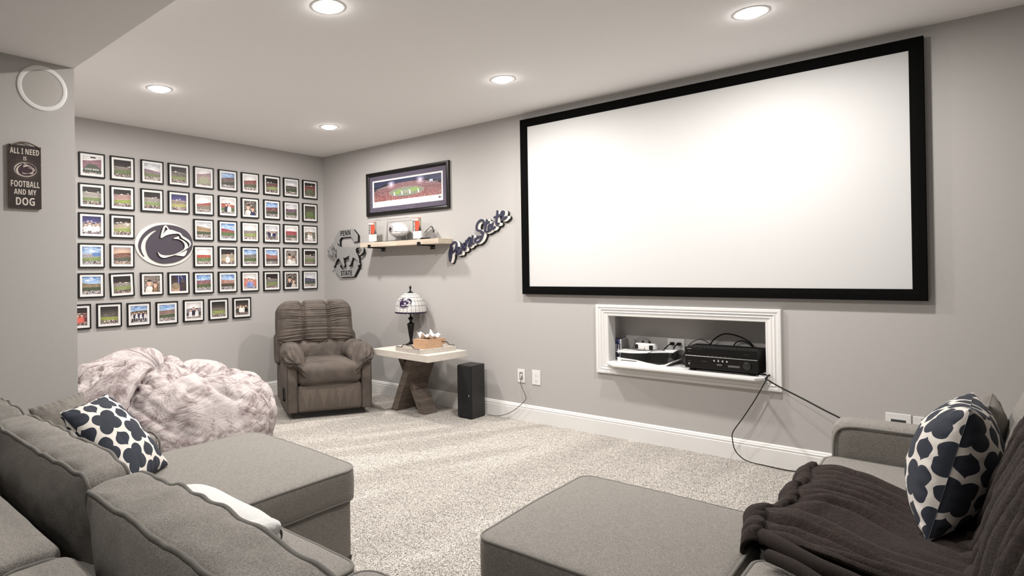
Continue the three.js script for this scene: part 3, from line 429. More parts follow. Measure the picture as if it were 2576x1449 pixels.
// ---------------------------------------------------------------- framed panorama
{
  const x0 = 0.752, x1 = 1.885, y0 = 1.892, y1 = 2.350, w = (x1 - x0) / 2, h = (y1 - y0) / 2;
  const pano = canvasTex(1536, 552, (c, W, Hh) => {
    const rnd = rng(77), N = (a, b) => a + rnd() * (b - a);
    c.fillStyle = '#f1eeec'; c.fillRect(0, 0, W, Hh); c.save(); c.beginPath(); c.rect(22, 22, W - 44, 420); c.clip();
    const g = c.createLinearGradient(0, 0, 0, 200); g.addColorStop(0, '#1c2140'); g.addColorStop(1, '#3a3a5c'); c.fillStyle = g; c.fillRect(0, 0, W, 460);
    c.fillStyle = '#171720'; c.beginPath(); c.moveTo(0, 150); for (let i = 0; i <= 24; i++) c.lineTo(i * 64, 95 + 40 * Math.sin(i * 0.9) * Math.sin(i * 0.37) + Math.abs(i - 12) * 2); c.lineTo(W, 460); c.lineTo(0, 460); c.fill();
    c.fillStyle = '#6b4a4e'; c.beginPath(); c.ellipse(W * 0.5, 330, 820, 235, 0, 0, 7); c.fill();
    const cols = ['#b23a30', '#c9564a', '#e9dcd6', '#8f2a26', '#4c2222', '#d8a79d', '#2b1718'];
    for (let i = 0; i < 15000; i++) { const a = N(0, 6.2832), r = Math.sqrt(N(0.10, 1)), x = W / 2 + Math.cos(a) * r * 840, y = 330 + Math.sin(a) * r * 235, far = y < 230; c.fillStyle = far ? ['#d9b4b4', '#efe0df', '#a86a72', '#7c4b58'][Math.floor(rnd() * 4)] : cols[Math.floor(rnd() * cols.length)]; const s = N(1.5, 3) + clamp((y - 250) / 70, 0, 4); c.fillRect(x, y, s, s * 1.3); }
    c.fillStyle = '#77806a'; c.beginPath(); c.ellipse(W / 2, 290, 360, 82, 0, 0, 7); c.fill();
    c.fillStyle = '#7f9654'; c.beginPath(); c.moveTo(470, 300); c.lineTo(600, 245); c.lineTo(680, 250); c.lineTo(600, 338); c.fill(); c.beginPath(); c.moveTo(850, 240); c.lineTo(1000, 232); c.lineTo(1080, 285); c.lineTo(900, 318); c.fill();
    for (let i = 0; i < 1800; i++) { const a = N(0, 6.2832), r = Math.sqrt(rnd()); c.fillStyle = ['#dcd8cc', '#40463a', '#b8b5a6', '#8d8f7b'][Math.floor(rnd() * 4)]; const x = W / 2 + Math.cos(a) * (r < 0.55 ? r * 230 : 330 + r * 60), y = 290 + Math.sin(a) * (r < 0.55 ? r * 70 : 70 + r * 22); c.fillRect(x, y, 4, 3); }
    for (const x of [500, 670, 845, 1030]) { const q = c.createLinearGradient(x, 230, x + 20, 350); q.addColorStop(0, 'rgba(255,255,255,0.25)'); q.addColorStop(1, 'rgba(255,255,255,0.95)'); c.fillStyle = q; c.beginPath(); c.moveTo(x - 6, 350); c.quadraticCurveTo(x - 2, 270, x - 30, 255); c.quadraticCurveTo(x + 22, 262, x + 22, 350); c.fill(); }
    for (const [x, y] of [[430, 105], [1075, 92]]) { const q = c.createRadialGradient(x, y, 2, x, y, 110); q.addColorStop(0, 'rgba(255,255,255,1)'); q.addColorStop(0.12, 'rgba(240,235,250,0.75)'); q.addColorStop(1, 'rgba(230,200,220,0)'); c.fillStyle = q; c.fillRect(x - 110, y - 60, 220, 220); }
    c.fillStyle = '#dfe4f2'; for (let i = 0; i < 10; i++) c.fillRect(60 + i * 34, 178 - i * 5, 20, 7); c.fillStyle = '#aebde8'; c.fillRect(1270, 118, 70, 42); for (let i = 0; i < 6; i++) { c.fillStyle = '#dfe4f2'; c.fillRect(1190 + i * 45, 170, 22, 6); }
    c.restore();
    c.fillStyle = '#77706b'; c.font = '25px serif'; c.textAlign = 'center'; c.fillText('2023 Rose Bowl Game Champions \u2022 Penn State Nittany Lions', W / 2, 494);
    drawEmblem(c, W - 62, 492, 32, '#e6e2de', '#2a2436', '#e6e2de'); c.strokeStyle = '#2a2436'; c.lineWidth = 3; c.beginPath(); c.ellipse(W - 62, 492, 32, 24, 0, 0, 7); c.stroke();
    c.fillStyle = '#a33a3a'; c.beginPath(); c.ellipse(58, 486, 9, 9, 0, 0, 7); c.fill(); c.fillStyle = '#55653f'; c.fillRect(56, 494, 4, 14);
  });
  const t = thing('framed_panorama', 'wide black-framed stadium panorama with purple mat on the wall over the shelf', 'picture', [(x0 + x1) / 2, (y0 + y1) / 2, 0]);
  const fw = 0.040;
  part(t, 'frame', merge([...frameSides(-w, w, -h, h, fw, fw, [[0, 0], [0, 0.026], [0.10, 0.031], [0.45, 0.030], [0.52, 0.024], [0.75, 0.021], [0.82, 0.023], [0.94, 0.019], [1, 0.014], [1, 0.004]]), box(-w + 0.01, w - 0.01, -h + 0.01, h - 0.01, 0.001, 0.005)]), phys({ color: lin(0.009, 0.008, 0.0072), roughness: 0.3, specularIntensity: 0.6 }));
  const ms = shapeOf([[-w + 0.03, -h + 0.03], [w - 0.03, -h + 0.03], [w - 0.03, h - 0.03], [-w + 0.03, h - 0.03]]), iw = w - 0.088, ih = h - 0.092;
  ms.holes.push(new THREE.Path([[-iw, -ih], [-iw, ih], [iw, ih], [iw, -ih]].map(p => new THREE.Vector2(...p))));
  part(t, 'mat', boxUV(extrude(ms, 0.0025, 0)).translate(0, 0, 0.0075), std({ color: lin(0.088, 0.072, 0.108), roughness: 0.85 }), 'dull purple mat');
  part(t, 'bevel_edge', merge(frameSides(-iw - 0.005, iw + 0.005, -ih - 0.005, ih + 0.005, 0.012, 0.012, [[0, 0.0098], [0, 0.0105], [0.6, 0.0105], [1, 0.0075]])), M.mat, 'white inner mat');
  part(t, 'print', new THREE.PlaneGeometry(2 * iw, 2 * ih).translate(0, 0, 0.0072), std({ map: pano, roughness: 0.6 }));
  part(t, 'glass', new THREE.PlaneGeometry(2 * (w - fw) + 0.006, 2 * (h - fw) + 0.006).translate(0, 0, 0.0145), M.glassPane, 'clear glass');
}

// ---------------------------------------------------------------- floating shelf and what stands on it
const SHY = 1.602;
{
  const t = thing('wall_shelf', 'light wooden wall shelf on two black metal brackets under the panorama', 'shelf', [1.365, 1.55, 0]);
  wpart(t, 'board', rboxAt(0.835, 1.897, 1.554, SHY, 0.002, 0.204, 0.002), M.shelfWood, 'pale oak-look board');
  for (const x of [0.975, 1.655]) {
    const b = new THREE.Group(); b.name = 'bracket'; b.base = t.base; t.add(b);
    wpart(b, 'bracket_arm', merge([rboxAt(x - 0.019, x + 0.019, 1.543, 1.5535, 0.004, 0.2095, 0.001), rboxAt(x - 0.019, x + 0.019, 1.543, 1.578, 0.2045, 0.2105, 0.001)]), M.blackMetal);
    const plate = wpart(b, 'bracket_plate', rboxAt(x - 0.030, x + 0.030, 1.512, 1.554, 0.0005, 0.006, 0.001), M.blackMetal);
    for (const s of [-0.02, 0.02]) wpart(plate, 'screw', cyl(0.0042, 0.0042, 0.002, 12).rotateX(Math.PI / 2).translate(x + s, 1.527, 0.0065), M.screw);
  }
}
{ // signed ball in its clear case
  const fx = 1.300, fz = 0.105, c = thing('display_case', 'clear acrylic display case over the white football on the shelf', 'display case', [1.262, SHY, 0.10]);
  const X0 = 1.045, X1 = 1.478, Z0 = 0.015, Z1 = 0.188, Y0 = SHY + 0.006, Y1 = SHY + 0.226;
  wpart(c, 'base', rboxAt(X0 - 0.006, X1 + 0.006, SHY, SHY + 0.006, Z0 - 0.004, Z1 + 0.006, 0.001), std({ color: lin(0.02, 0.02, 0.02), roughness: 0.3 }), 'thin dark base');
  const pane = (a, b, cc, d, e, f) => wpart(c, 'pane', box(a, b, cc, d, e, f), M.acrylic);
  pane(X0, X1, Y0, Y1, Z1 - 0.002, Z1); pane(X0, X0 + 0.002, Y0, Y1, Z0, Z1 - 0.002); pane(X1 - 0.002, X1, Y0, Y1, Z0, Z1 - 0.002); pane(X0, X1, Y1, Y1 + 0.002, Z0, Z1);
  const eg = (len, axis, x, y, z) => { const g = cyl(0.0019, 0.0019, len, 8); if (axis === 'x') g.rotateZ(Math.PI / 2); if (axis === 'z') g.rotateX(Math.PI / 2); wpart(c, 'edge', g.translate(x, y, z), M.acrylicSolid); };
  for (const x of [X0, X1]) { for (const z of [Z0, Z1]) eg(Y1 - Y0, 'y', x, (Y0 + Y1) / 2, z); eg(Z1 - Z0, 'z', x, Y1, (Z0 + Z1) / 2); }
  for (const z of [Z0, Z1]) eg(X1 - X0, 'x', (X0 + X1) / 2, Y1, z);
  const skin = canvasTex(1024, 512, (k, w, h) => {
    k.fillStyle = '#ece8e4'; k.fillRect(0, 0, w, h); const rnd = rng(12); k.lineCap = 'round';
    for (let i = 0; i < 330; i++) { let x = rnd() * w, y = rnd() * h; k.strokeStyle = `rgba(40,36,40,${0.35 + rnd() * 0.5})`; k.lineWidth = 1.3 + rnd() * 2; k.beginPath(); k.moveTo(x, y); for (let j = 0; j < 7; j++) { const nx = x + (rnd() - 0.3) * 20, ny = y + (rnd() - 0.5) * 34; k.quadraticCurveTo(x + (rnd() - 0.5) * 24, y + (rnd() - 0.5) * 24, nx, ny); x = nx; y = ny; } k.stroke(); }
  });
  const ball = new THREE.Group();
  const f = thing('football', 'white autographed football with a dark oval emblem inside the clear case', 'football', [fx, SHY + 0.113, fz]);
  f.rotation.set(0, R(-6), R(-7)); 
  const prof = [...Array(33)].map((_, i) => { const a = lerp(-1, 1, i / 32), r = 0.078 * Math.pow(Math.max(0, 1 - Math.pow(Math.abs(a), 1.9)), 0.72); return [Math.max(r, 0.0008), a * 0.146]; });
  part(f, 'skin', lathe(prof, 56).rotateZ(Math.PI / 2), std({ map: skin, roughness: 0.45 }));
  for (const a of [0.2, 1.77, 3.34, 4.91]) part(f, 'seam', new THREE.TubeGeometry(new THREE.CatmullRomCurve3(prof.map(([r, y]) => V(-y, Math.cos(a) * (r + 0.0003), Math.sin(a) * (r + 0.0003)))), 40, 0.0009, 5), M.dark);
  const emb = canvasTex(256, 256, (k) => { k.fillStyle = '#e6e2de'; k.fillRect(0, 0, 256, 256); drawEmblem(k, 128, 128, 122, '#2b1c26', '#2b1c26', '#e4dfda'); k.strokeStyle = '#e4dfda'; k.lineWidth = 6; k.beginPath(); k.ellipse(128, 128, 106, 78, 0, 0, 7); k.stroke(); });
  const rAt = (x) => 0.078 * Math.pow(Math.max(0, 1 - Math.pow(Math.abs(x / 0.146), 1.9)), 0.72);
  part(f, 'emblem', param((u, v) => { const q = u * 2 * Math.PI, x = -0.045 + Math.cos(q) * 0.050 * v, s = Math.sin(q) * 0.040 * v, r = rAt(x) + 0.0008, a = s / r + 0.10; return [x, Math.sin(a) * r, Math.cos(a) * r, 0.5 + Math.cos(q) * v * 0.49, 0.5 + Math.sin(q) * v * 0.49 * 0.735]; }, 40, 8), std({ map: emb, roughness: 0.45 }), 'dark oval emblem');
  const st = thing('ball_stand', 'small clear stand holding up the football inside the case', 'stand', [fx, SHY + 0.006, fz]);
  part(st, 'ring', new THREE.TorusGeometry(0.030, 0.003, 10, 32).rotateX(Math.PI / 2).translate(0, 0.032, 0), M.acrylicSolid);
  for (let k = 0; k < 3; k++) part(st, 'leg', cyl(0.003, 0.003, 0.032, 8).translate(Math.cos(k * 2.1) * 0.03, 0.016, Math.sin(k * 2.1) * 0.03), M.acrylicSolid);
}
{ // souvenir tickets in upright clear holders
  const tick = canvasTex(256, 512, (c, w, h) => {
    const rnd = rng(8); c.fillStyle = '#f3efec'; c.fillRect(0, 0, w, h); c.fillStyle = '#b5563f'; c.fillRect(0, 0, w, 14); c.fillStyle = '#e7e2de'; c.fillRect(0, 14, w, 50);
    c.fillStyle = '#2e2723'; c.fillRect(0, 64, w, 266); c.fillStyle = '#7d7a6c'; c.beginPath(); c.moveTo(150, 14); c.lineTo(256, 14); c.lineTo(256, 300); c.lineTo(220, 200); c.fill();
    c.fillStyle = '#c4472f'; c.beginPath(); c.moveTo(70, 64); c.lineTo(170, 64); c.lineTo(215, 170); c.lineTo(150, 330); c.lineTo(70, 300); c.fill();
    for (let i = 0; i < 700; i++) { c.fillStyle = ['rgba(240,120,90,.5)', 'rgba(60,20,15,.5)', 'rgba(250,230,220,.35)'][i % 3]; c.fillRect(70 + rnd() * 150, 64 + rnd() * 260, 4, 4); }
    c.fillStyle = '#f0ece8'; c.save(); c.translate(40, 200); c.rotate(-Math.PI / 2); c.font = 'bold 56px serif'; c.textAlign = 'center'; c.textBaseline = 'middle'; const m = c.measureText('ROSE BOWL').width; c.scale(245 / m, 1); c.fillText('ROSE BOWL', 0, 0); c.restore();
    c.fillStyle = '#5c534d'; c.font = 'italic bold 36px serif'; c.textAlign = 'center'; c.fillText('Rose Bowl', w / 2, 390); c.beginPath(); c.ellipse(w / 2, 348, 13, 10, 0, 0, 7); c.fill();
    c.fillStyle = '#c9c2bc'; c.fillRect(16, 420, w - 32, 3); for (const y of [440, 476]) for (let i = 0; i < 4; i++) { c.fillStyle = '#9a928c'; c.fillRect(24 + i * 58, y, 22, 12); }
  });
  const tm = std({ map: tick, roughness: 0.4 });
  const mk = (x, z, turn, label) => { const t = thing('ticket_holder', label, 'ticket', [x, SHY, z], turn, 'souvenir tickets on the shelf'); const w = 0.052, h = 0.100; part(t, 'block', rbox(0.142, 0.222, 0.012, 0.002).translate(0, 0.112, 0), M.acrylic, 'clear upright block'); part(t, 'foot', rbox(0.142, 0.006, 0.05, 0.001).translate(0, 0.0035, -0.012), M.acrylic); const p = part(t, 'ticket', rbox(2 * w, 2 * h, 0.001, 0.0003).translate(0.0, 0.116, 0.0085), M.white); part(p, 'printed_face', new THREE.PlaneGeometry(2 * w, 2 * h).translate(0.0, 0.116, 0.0092), tm); return t; };
  mk(0.945, 0.115, R(4), 'souvenir ticket in a clear holder left of the football case'); mk(1.565, 0.115, R(2), 'souvenir ticket in a clear holder right of the football case');
  const g = boxUV(extrude(shapeOf([[-0.056, 0], [0.052, 0], [0.052, 0.098], [0.028, 0.132], [-0.056, 0.072]]), 0.03, 0.004)).translate(0, 0, -0.015);
  const a = thing('crystal_award', 'clear peaked glass award at the right end of the shelf', 'award', [1.668, SHY, 0.065], R(6));
  part(a, 'block', g, M.acrylicSolid); part(a, 'etched_face', boxUV(extrude(shapeOf([[-0.040, 0.008], [0.036, 0.008], [0.036, 0.085], [0.022, 0.104], [-0.040, 0.060]]), 0.003, 0.0008)).translate(0, 0, -0.024), phys({ color: lin(0.55, 0.54, 0.53), roughness: 0.4, transmission: 0.4, thickness: 0 }));
  const m = thing('marker_pen', 'black marker pen lying at the shelf front by the glass award', 'pen', [1.688, SHY + 0.0085, 0.165], R(-3));
  const ax = (g2) => g2.rotateZ(Math.PI / 2);
  part(m, 'barrel', ax(lathe([[0, -0.045], [0.006, -0.045], [0.0078, -0.042], [0.0078, 0.02], [0.0065, 0.024], [0, 0.024]], 20)).translate(0.028, 0, 0), M.black); part(m, 'cap', ax(lathe([[0, 0], [0.0082, 0], [0.0082, 0.048], [0.006, 0.053], [0, 0.053]], 20)).translate(0.004, 0, 0), M.rubber); part(m, 'clip', rbox(0.042, 0.0015, 0.004, 0.0005).translate(-0.02, 0.0092, 0), M.rubber);
}

// ---------------------------------------------------------------- block letter sign with walking lion
{
  const s = 0.1035 / 1000, map = ([x, y]) => { const u = x / 1063, v = y / 1449; return [lerp(lerp(0.090, 0.814, u), lerp(0.075, 0.801, u), v) - 0.44, lerp(lerp(1.873, 1.825, u), lerp(1.187, 1.189, u), v) - 1.52]; };
  const pts = (a) => a.map(map);
  const t = thing('block_letter_sign', 'grey block-letter S wall sign with a walking lion across its middle', 'sign', [0.44, 1.52, 0]);
  const S = [[310, 190], [640, 150], [755, 300], [755, 455], [655, 465], [655, 420], [600, 340], [355, 362], [312, 430], [312, 560], [420, 640], [700, 640], [775, 760], [775, 1100], [670, 1312], [345, 1330], [215, 1190], [230, 1030], [320, 1020], [325, 1080], [385, 1145], [625, 1130], [660, 1080], [660, 860], [600, 760], [330, 760], [200, 640], [195, 390]];
  const lion = [[45, 685], [62, 648], [105, 590], [128, 560], [140, 520], [205, 482], [265, 495], [310, 560], [345, 585], [430, 602], [540, 585], [640, 600], [705, 600], [740, 575], [800, 558], [880, 575], [925, 640], [915, 720], [870, 775], [835, 800], [805, 765], [850, 745], [885, 700], [885, 645], [845, 610], [780, 610], [735, 650], [740, 720], [785, 800], [810, 880], [818, 980], [842, 1010], [830, 1028], [780, 1032], [768, 1012], [790, 990], [775, 925], [740, 880], [668, 845], [655, 900], [632, 970], [612, 1030], [580, 1052], [535, 1047], [545, 1025], [575, 1010], [600, 935], [575, 850], [600, 800], [480, 862], [435, 850], [450, 950], [470, 1040], [460, 1062], [410, 1062], [415, 1040], [435, 1030], [362, 920], [332, 862], [272, 912], [240, 985], [215, 1062], [200, 1080], [165, 1072], [165, 1050], [190, 1040], [235, 925], [240, 892], [195, 835], [150, 795], [110, 792], [90, 745], [62, 710]];
  const off = (a, dx, dy) => a.map(([x, y]) => [x + dx, y + dy]);
  const greyM = std({ color: lin(0.30, 0.295, 0.29), roughness: 0.5 });
  part(t, 'letter_shadow', extrude(shapeOf(pts(off(S, 28, 14))), 0.010, 0.001).translate(0, 0, 0.004), M.black, 'black backing layer');
  part(t, 'letter', extrude(shapeOf(pts(S)), 0.010, 0.0015).translate(0, 0, 0.0145), greyM, 'grey letter');
  part(t, 'lion_shadow', extrude(shapeOf(pts(off(lion, 24, 16))), 0.008, 0.001).translate(0, 0, 0.0245), M.black, 'black backing of the lion');
  const L = part(t, 'lion', extrude(shapeOf(pts(lion)), 0.010, 0.002).translate(0, 0, 0.0330), greyM, 'grey lion');
  const rnd = rng(31), locks = []; for (let i = 0; i < 26; i++) { const x = 150 + rnd() * 130, y = 510 + rnd() * 310, l = 35 + rnd() * 45, a = 0.35 + rnd() * 0.5; locks.push(tube([[...map([x, y]), 0.0431], [...map([x + l * Math.cos(a) * 0.3, y + l * 0.6]), 0.0434], [...map([x + l * Math.cos(a) * 0.2, y + l * 1.1]), 0.0431]], 0.0022, 8, false, 5)); }
  part(L, 'mane_lines', merge(locks), M.black); part(L, 'eye', new THREE.SphereGeometry(0.0042, 10, 8).translate(...map([112, 605]), 0.043), M.black); part(L, 'nose', tube([[...map([50, 690]), 0.0431], [...map([95, 720]), 0.0433]], 0.003, 6), M.black);
  const font = await new FontLoader().loadAsync('fonts/droid/droid_sans_bold.typeface.json');
  const word = (txt, a, b, size) => { const g = new TextGeometry(txt, { font, size, depth: 0.0015, curveSegments: 4 }); g.computeBoundingBox(); const bw = g.boundingBox.max.x - g.boundingBox.min.x, p = map(a), q = map(b); g.translate(-g.boundingBox.min.x, 0, 0); g.scale(Math.hypot(q[0] - p[0], q[1] - p[1]) / bw, 1, 1); g.rotateZ(Math.atan2(q[1] - p[1], q[0] - p[0])); g.translate(p[0], p[1], 0.0244); return g; };
  part(t, 'lettering', word('PENN', [350, 325], [590, 300], 0.056), M.black); part(t, 'lettering', word('STATE', [360, 1290], [632, 1280], 0.054), M.black);
}

// ---------------------------------------------------------------- navy and white script sign
{
  const map = ([x, y]) => { const u = x / 1534, v = y / 1449; return [lerp(lerp(1.803, 2.601, u), lerp(1.791, 2.591, u), v) - 2.2, lerp(lerp(1.950, 1.880, u), lerp(1.304, 1.295, u), v) - 1.6]; };
  const t = thing('script_sign', 'slanted navy and white script lettering sign on the wall beside the screen', 'sign', [2.2, 1.6, 0]);
  const letters = {
    letter_p: [[[195, 1245], [180, 1120], [200, 985], [240, 892], [292, 842], [335, 862], [340, 935], [312, 1010], [262, 1058]], [[245, 965], [228, 1080], [215, 1180], [193, 1248]]],
    letter_e: [[[348, 1062], [392, 1010], [400, 962], [368, 975], [340, 1042], [352, 1096], [398, 1088], [440, 1050]]],
    letter_n: [[[470, 892], [455, 985], [440, 1085]], [[448, 1020], [488, 905], [530, 868], [525, 940], [508, 1010], [545, 985]]],
    letter_n_2: [[[560, 815], [548, 905], [535, 1000]], [[545, 930], [590, 800], [640, 748], [635, 830], [618, 935], [655, 915]], ],
    letter_n_tail: [[[700, 712], [690, 790], [678, 870], [712, 872]]],
    letter_s: [[[942, 435], [925, 382], [880, 372], [815, 430], [785, 520], [800, 585], [868, 602], [915, 645], [910, 715], [875, 790], [810, 842], [757, 836], [747, 792], [790, 757], [868, 722]]],
    letter_t: [[[1000, 372], [980, 500], [966, 612], [1005, 622]], [[940, 445], [1045, 412]]],
    letter_a: [[[1098, 482], [1062, 472], [1035, 532], [1042, 600], [1085, 562], [1112, 472]], [[1125, 440], [1108, 530], [1130, 552], [1165, 520]]],
    letter_t_2: [[[1220, 182], [1208, 330], [1200, 450], [1245, 445]], [[1160, 315], [1275, 262]]],
    letter_e_2: [[[1290, 318], [1338, 255], [1346, 192], [1312, 196], [1290, 272], [1302, 352], [1348, 348], [1400, 300]]],
  };
  function ribbon(st, dx, dy, wd, z, h) {                          // flat ribbon with rounded ends along a pen stroke
    const c = new THREE.CatmullRomCurve3(st.map(p => { const q = map([p[0] + dx, p[1] + dy]); return V(q[0], q[1], 0); })), n = st.length * 6, P = c.getPoints(n), half = wd / 2, pos = [];
    const L = [], Rr = []; for (let i = 0; i <= n; i++) { const a = P[Math.max(0, i - 1)], b = P[Math.min(n, i + 1)], d = V().subVectors(b, a).normalize(); L.push([P[i].x - d.y * half, P[i].y + d.x * half]); Rr.push([P[i].x + d.y * half, P[i].y - d.x * half]); }
    const q = (a, b, cc, d) => pos.push(...a, ...b, ...cc, ...a, ...cc, ...d), T = (p) => [p[0], p[1], z + h], B = (p) => [p[0], p[1], z];
    for (let i = 0; i < n; i++) { q(T(L[i]), T(Rr[i]), T(Rr[i + 1]), T(L[i + 1])); q(B(L[i]), B(L[i + 1]), B(Rr[i + 1]), B(Rr[i])); q(B(L[i]), T(L[i]), T(L[i + 1]), B(L[i + 1])); q(B(Rr[i]), B(Rr[i + 1]), T(Rr[i + 1]), T(Rr[i])); }
    const g = new THREE.BufferGeometry(); g.setAttribute('position', new THREE.Float32BufferAttribute(pos, 3)); g.computeVertexNormals(); boxUV(g);
    return [g, ...[P[0], P[n]].map(p => boxUV(cyl(half * 0.998, half * 0.998, h - 0.0008, 24).rotateX(Math.PI / 2).translate(p.x, p.y, z + h / 2)))];
  }
  const all = Object.values(letters).flat(), lay = (dx, dy, w, z, h) => merge(all.flatMap((s, i) => ribbon(s, dx, dy, w, z + i * 2e-5, h)));
  part(t, 'backing', lay(54, 26, 0.034, 0.005, 0.009), M.black, 'black backing layer');
  part(t, 'outline', lay(40, 14, 0.026, 0.0145, 0.010), M.cream, 'white middle layer');
  part(t, 'outline', lay(0, 0, 0.0250, 0.0245, 0.002), M.cream, 'white edge round the letters');
  const lm = std({ color: lin(0.022, 0.022, 0.050), roughness: 0.5 });
  for (const [, sts] of Object.entries(letters)) part(t, 'letter', merge(sts.flatMap((s, i) => ribbon(s, 0, 0, 0.0195, 0.0265 + i * 3e-5, 0.010))), lm, 'navy script letter');
}

// ---------------------------------------------------------------- wall plates
function plate(label, x, y, w, h, wide) {
  const t = thing('wall_plate', label, 'wall plate', [x, y, 0]);
  part(t, 'plate', rbox(w, h, 0.006, 0.0028, 3).translate(0, 0, 0.003), M.plastic); return t;
}
{
  const a = plate('white cable pass-through wall plate with a thin cable coming out, left of the outlet', 2.637, 0.382, 0.072, 0.115);
  part(a, 'opening', box(-0.017, 0.017, -0.033, 0.033, 0.0055, 0.0066), std({ color: lin(0.20, 0.19, 0.18), roughness: 0.8 }), 'grey cable opening');
  part(a, 'opening_rim', merge(frameSides(-0.020, 0.020, -0.036, 0.036, 0.0035, 0.0035, [[0, 0.005], [0, 0.0075], [1, 0.0072], [1, 0.005]])), M.plastic);
  part(a, 'flap', rbox(0.014, 0.050, 0.004, 0.001).rotateX(-0.25).translate(0.001, 0.004, 0.008), M.plastic);
  const b = plate('white duplex power outlet beside the cable plate on the wall', 2.784, 0.383, 0.080, 0.124);
  for (const s of [0.022, -0.022]) { const f = part(b, 'socket', extrude(shapeOf(ellipse(0.0165, 0.0185, 28)), 0.002, 0.0006).translate(0, s, 0.0055), M.plastic); part(f, 'slot', merge([box(-0.0075, -0.0058, s + 0.001, s + 0.009, 0.0073, 0.0078), box(0.0058, 0.0075, s + 0.001, s + 0.008, 0.0073, 0.0078), cyl(0.0026, 0.0026, 0.0006, 12).rotateX(Math.PI / 2).translate(0, s - 0.008, 0.0075)]), M.dark); }
  const c = plate('white media wall plate with a dark slot, left of the two behind the sofa arm', 5.160, 0.378, 0.115, 0.115);
  part(c, 'opening', box(-0.034, 0.034, -0.030, 0.022, 0.0055, 0.0066), std({ color: lin(0.04, 0.04, 0.04), roughness: 0.8 }), 'dark opening');
  const d = plate('white data wall plate, right of the two behind the sofa arm', 5.262, 0.374, 0.072, 0.115);
  part(d, 'jack', rbox(0.024, 0.03, 0.003, 0.001).translate(0, 0.002, 0.0065), M.plastic); part(d, 'screw', cyl(0.003, 0.003, 0.001, 12).rotateX(Math.PI / 2).translate(0, 0.042, 0.0064), M.screw);
}

// ---------------------------------------------------------------- things in the niche
const SY = NY0 + 0.0045;
{ // two gang outlet on the back of the niche with two plugs
  const t = thing('wall_plate', 'white wall plate with two black plugs on the back of the niche', 'wall plate', [3.845, 0.700, -ND]);
  part(t, 'plate', rbox(0.124, 0.118, 0.006, 0.0028, 3).translate(0, 0, 0.003), M.plastic);
  for (const x of [-0.027, 0.027]) for (const s of [0.02, -0.02]) part(t, 'socket', extrude(shapeOf(ellipse(0.0165, 0.0175, 24)), 0.002, 0.0006).translate(x, s, 0.0055), M.plastic);
  for (const [x, k] of [[-0.022, 0], [0.027, 1]]) {
    const p = thing('power_plug', k ? 'black power plug in the right socket of the niche wall plate' : 'black power plug in the left socket of the niche wall plate', 'plug', [3.845 + x, 0.722, -ND + 0.006], 0);
    part(p, 'body', rbox(0.026, 0.022, 0.034, 0.006).translate(0, 0, 0.018), M.rubber);
    part(p, 'cord', tube(k ? [[0, 0, 0.034], [-0.012, -0.01, 0.055], [-0.03, -0.05, 0.05], [-0.03, -0.12, 0.03]] : [[0, 0, 0.034], [-0.02, -0.015, 0.055], [-0.06, -0.06, 0.05], [-0.10, -0.12, 0.03]], 0.0042, 30), M.rubber);
  }
}
{ // game cases
  const cs = [['blue game case, leftmost in the niche', lin(0.02, 0.025, 0.11), lin(0.012, 0.011, 0.02), 0.165, 'SPIDER'], ['dark game case with a white band, middle of three in the niche', lin(0.04, 0.045, 0.17), lin(0.02, 0.02, 0.03), 0.163, ''], ['white game case, rightmost of three in the niche', lin(0.55, 0.55, 0.58), lin(0.30, 0.30, 0.31), 0.166, '']];
  cs.forEach(([label, c0, c1, h], i) => {
    const x = 3.434 + i * 0.0165, t = thing('game_case', label, 'game case', [x, SY, -0.115 - i * 0.003], 0, undefined);
    part(t, 'case', rbox(0.0145, h, 0.118, 0.002).translate(0, h / 2, -0.059), std({ color: c0, roughness: 0.25 }));
    const sp = canvasTex(32, 384, (c, w, hh) => { const rnd = rng(4 + i); c.fillStyle = ['#12121c', '#1a1a22', '#c9c8cc'][i]; c.fillRect(0, 0, w, hh); c.fillStyle = ['#20285a', '#2c336e', '#e6e6ea'][i]; c.fillRect(0, 0, w, 70); c.fillStyle = '#e8e8ee'; c.fillRect(9, 10, 14, 10); c.save(); c.translate(w / 2, 80); c.rotate(Math.PI / 2); c.fillStyle = ['#dcdce4', '#e9e6e2', '#2a2a30'][i]; c.font = 'bold 22px sans-serif'; c.textBaseline = 'middle'; for (let q = 0; q < 9; q++) c.fillRect(10 + q * 17, -8, 9 + rnd() * 4, 15); c.restore(); if (i === 1) { c.fillStyle = '#eae6e2'; c.fillRect(0, 170, w, 90); } c.beginPath(); c.arc(w / 2, hh - 40, 8, 0, 7); c.fill(); });
    part(t, 'spine_label', new THREE.PlaneGeometry(0.0125, h - 0.004).translate(0, h / 2, 0.0003), std({ map: sp, roughness: 0.3 }));
    part(t, 'cover', new THREE.PlaneGeometry(0.110, h - 0.006).rotateY(Math.PI / 2).translate(0.00745, h / 2, -0.059), std({ color: c1, roughness: 0.3 }), 'printed cover');
  });
}
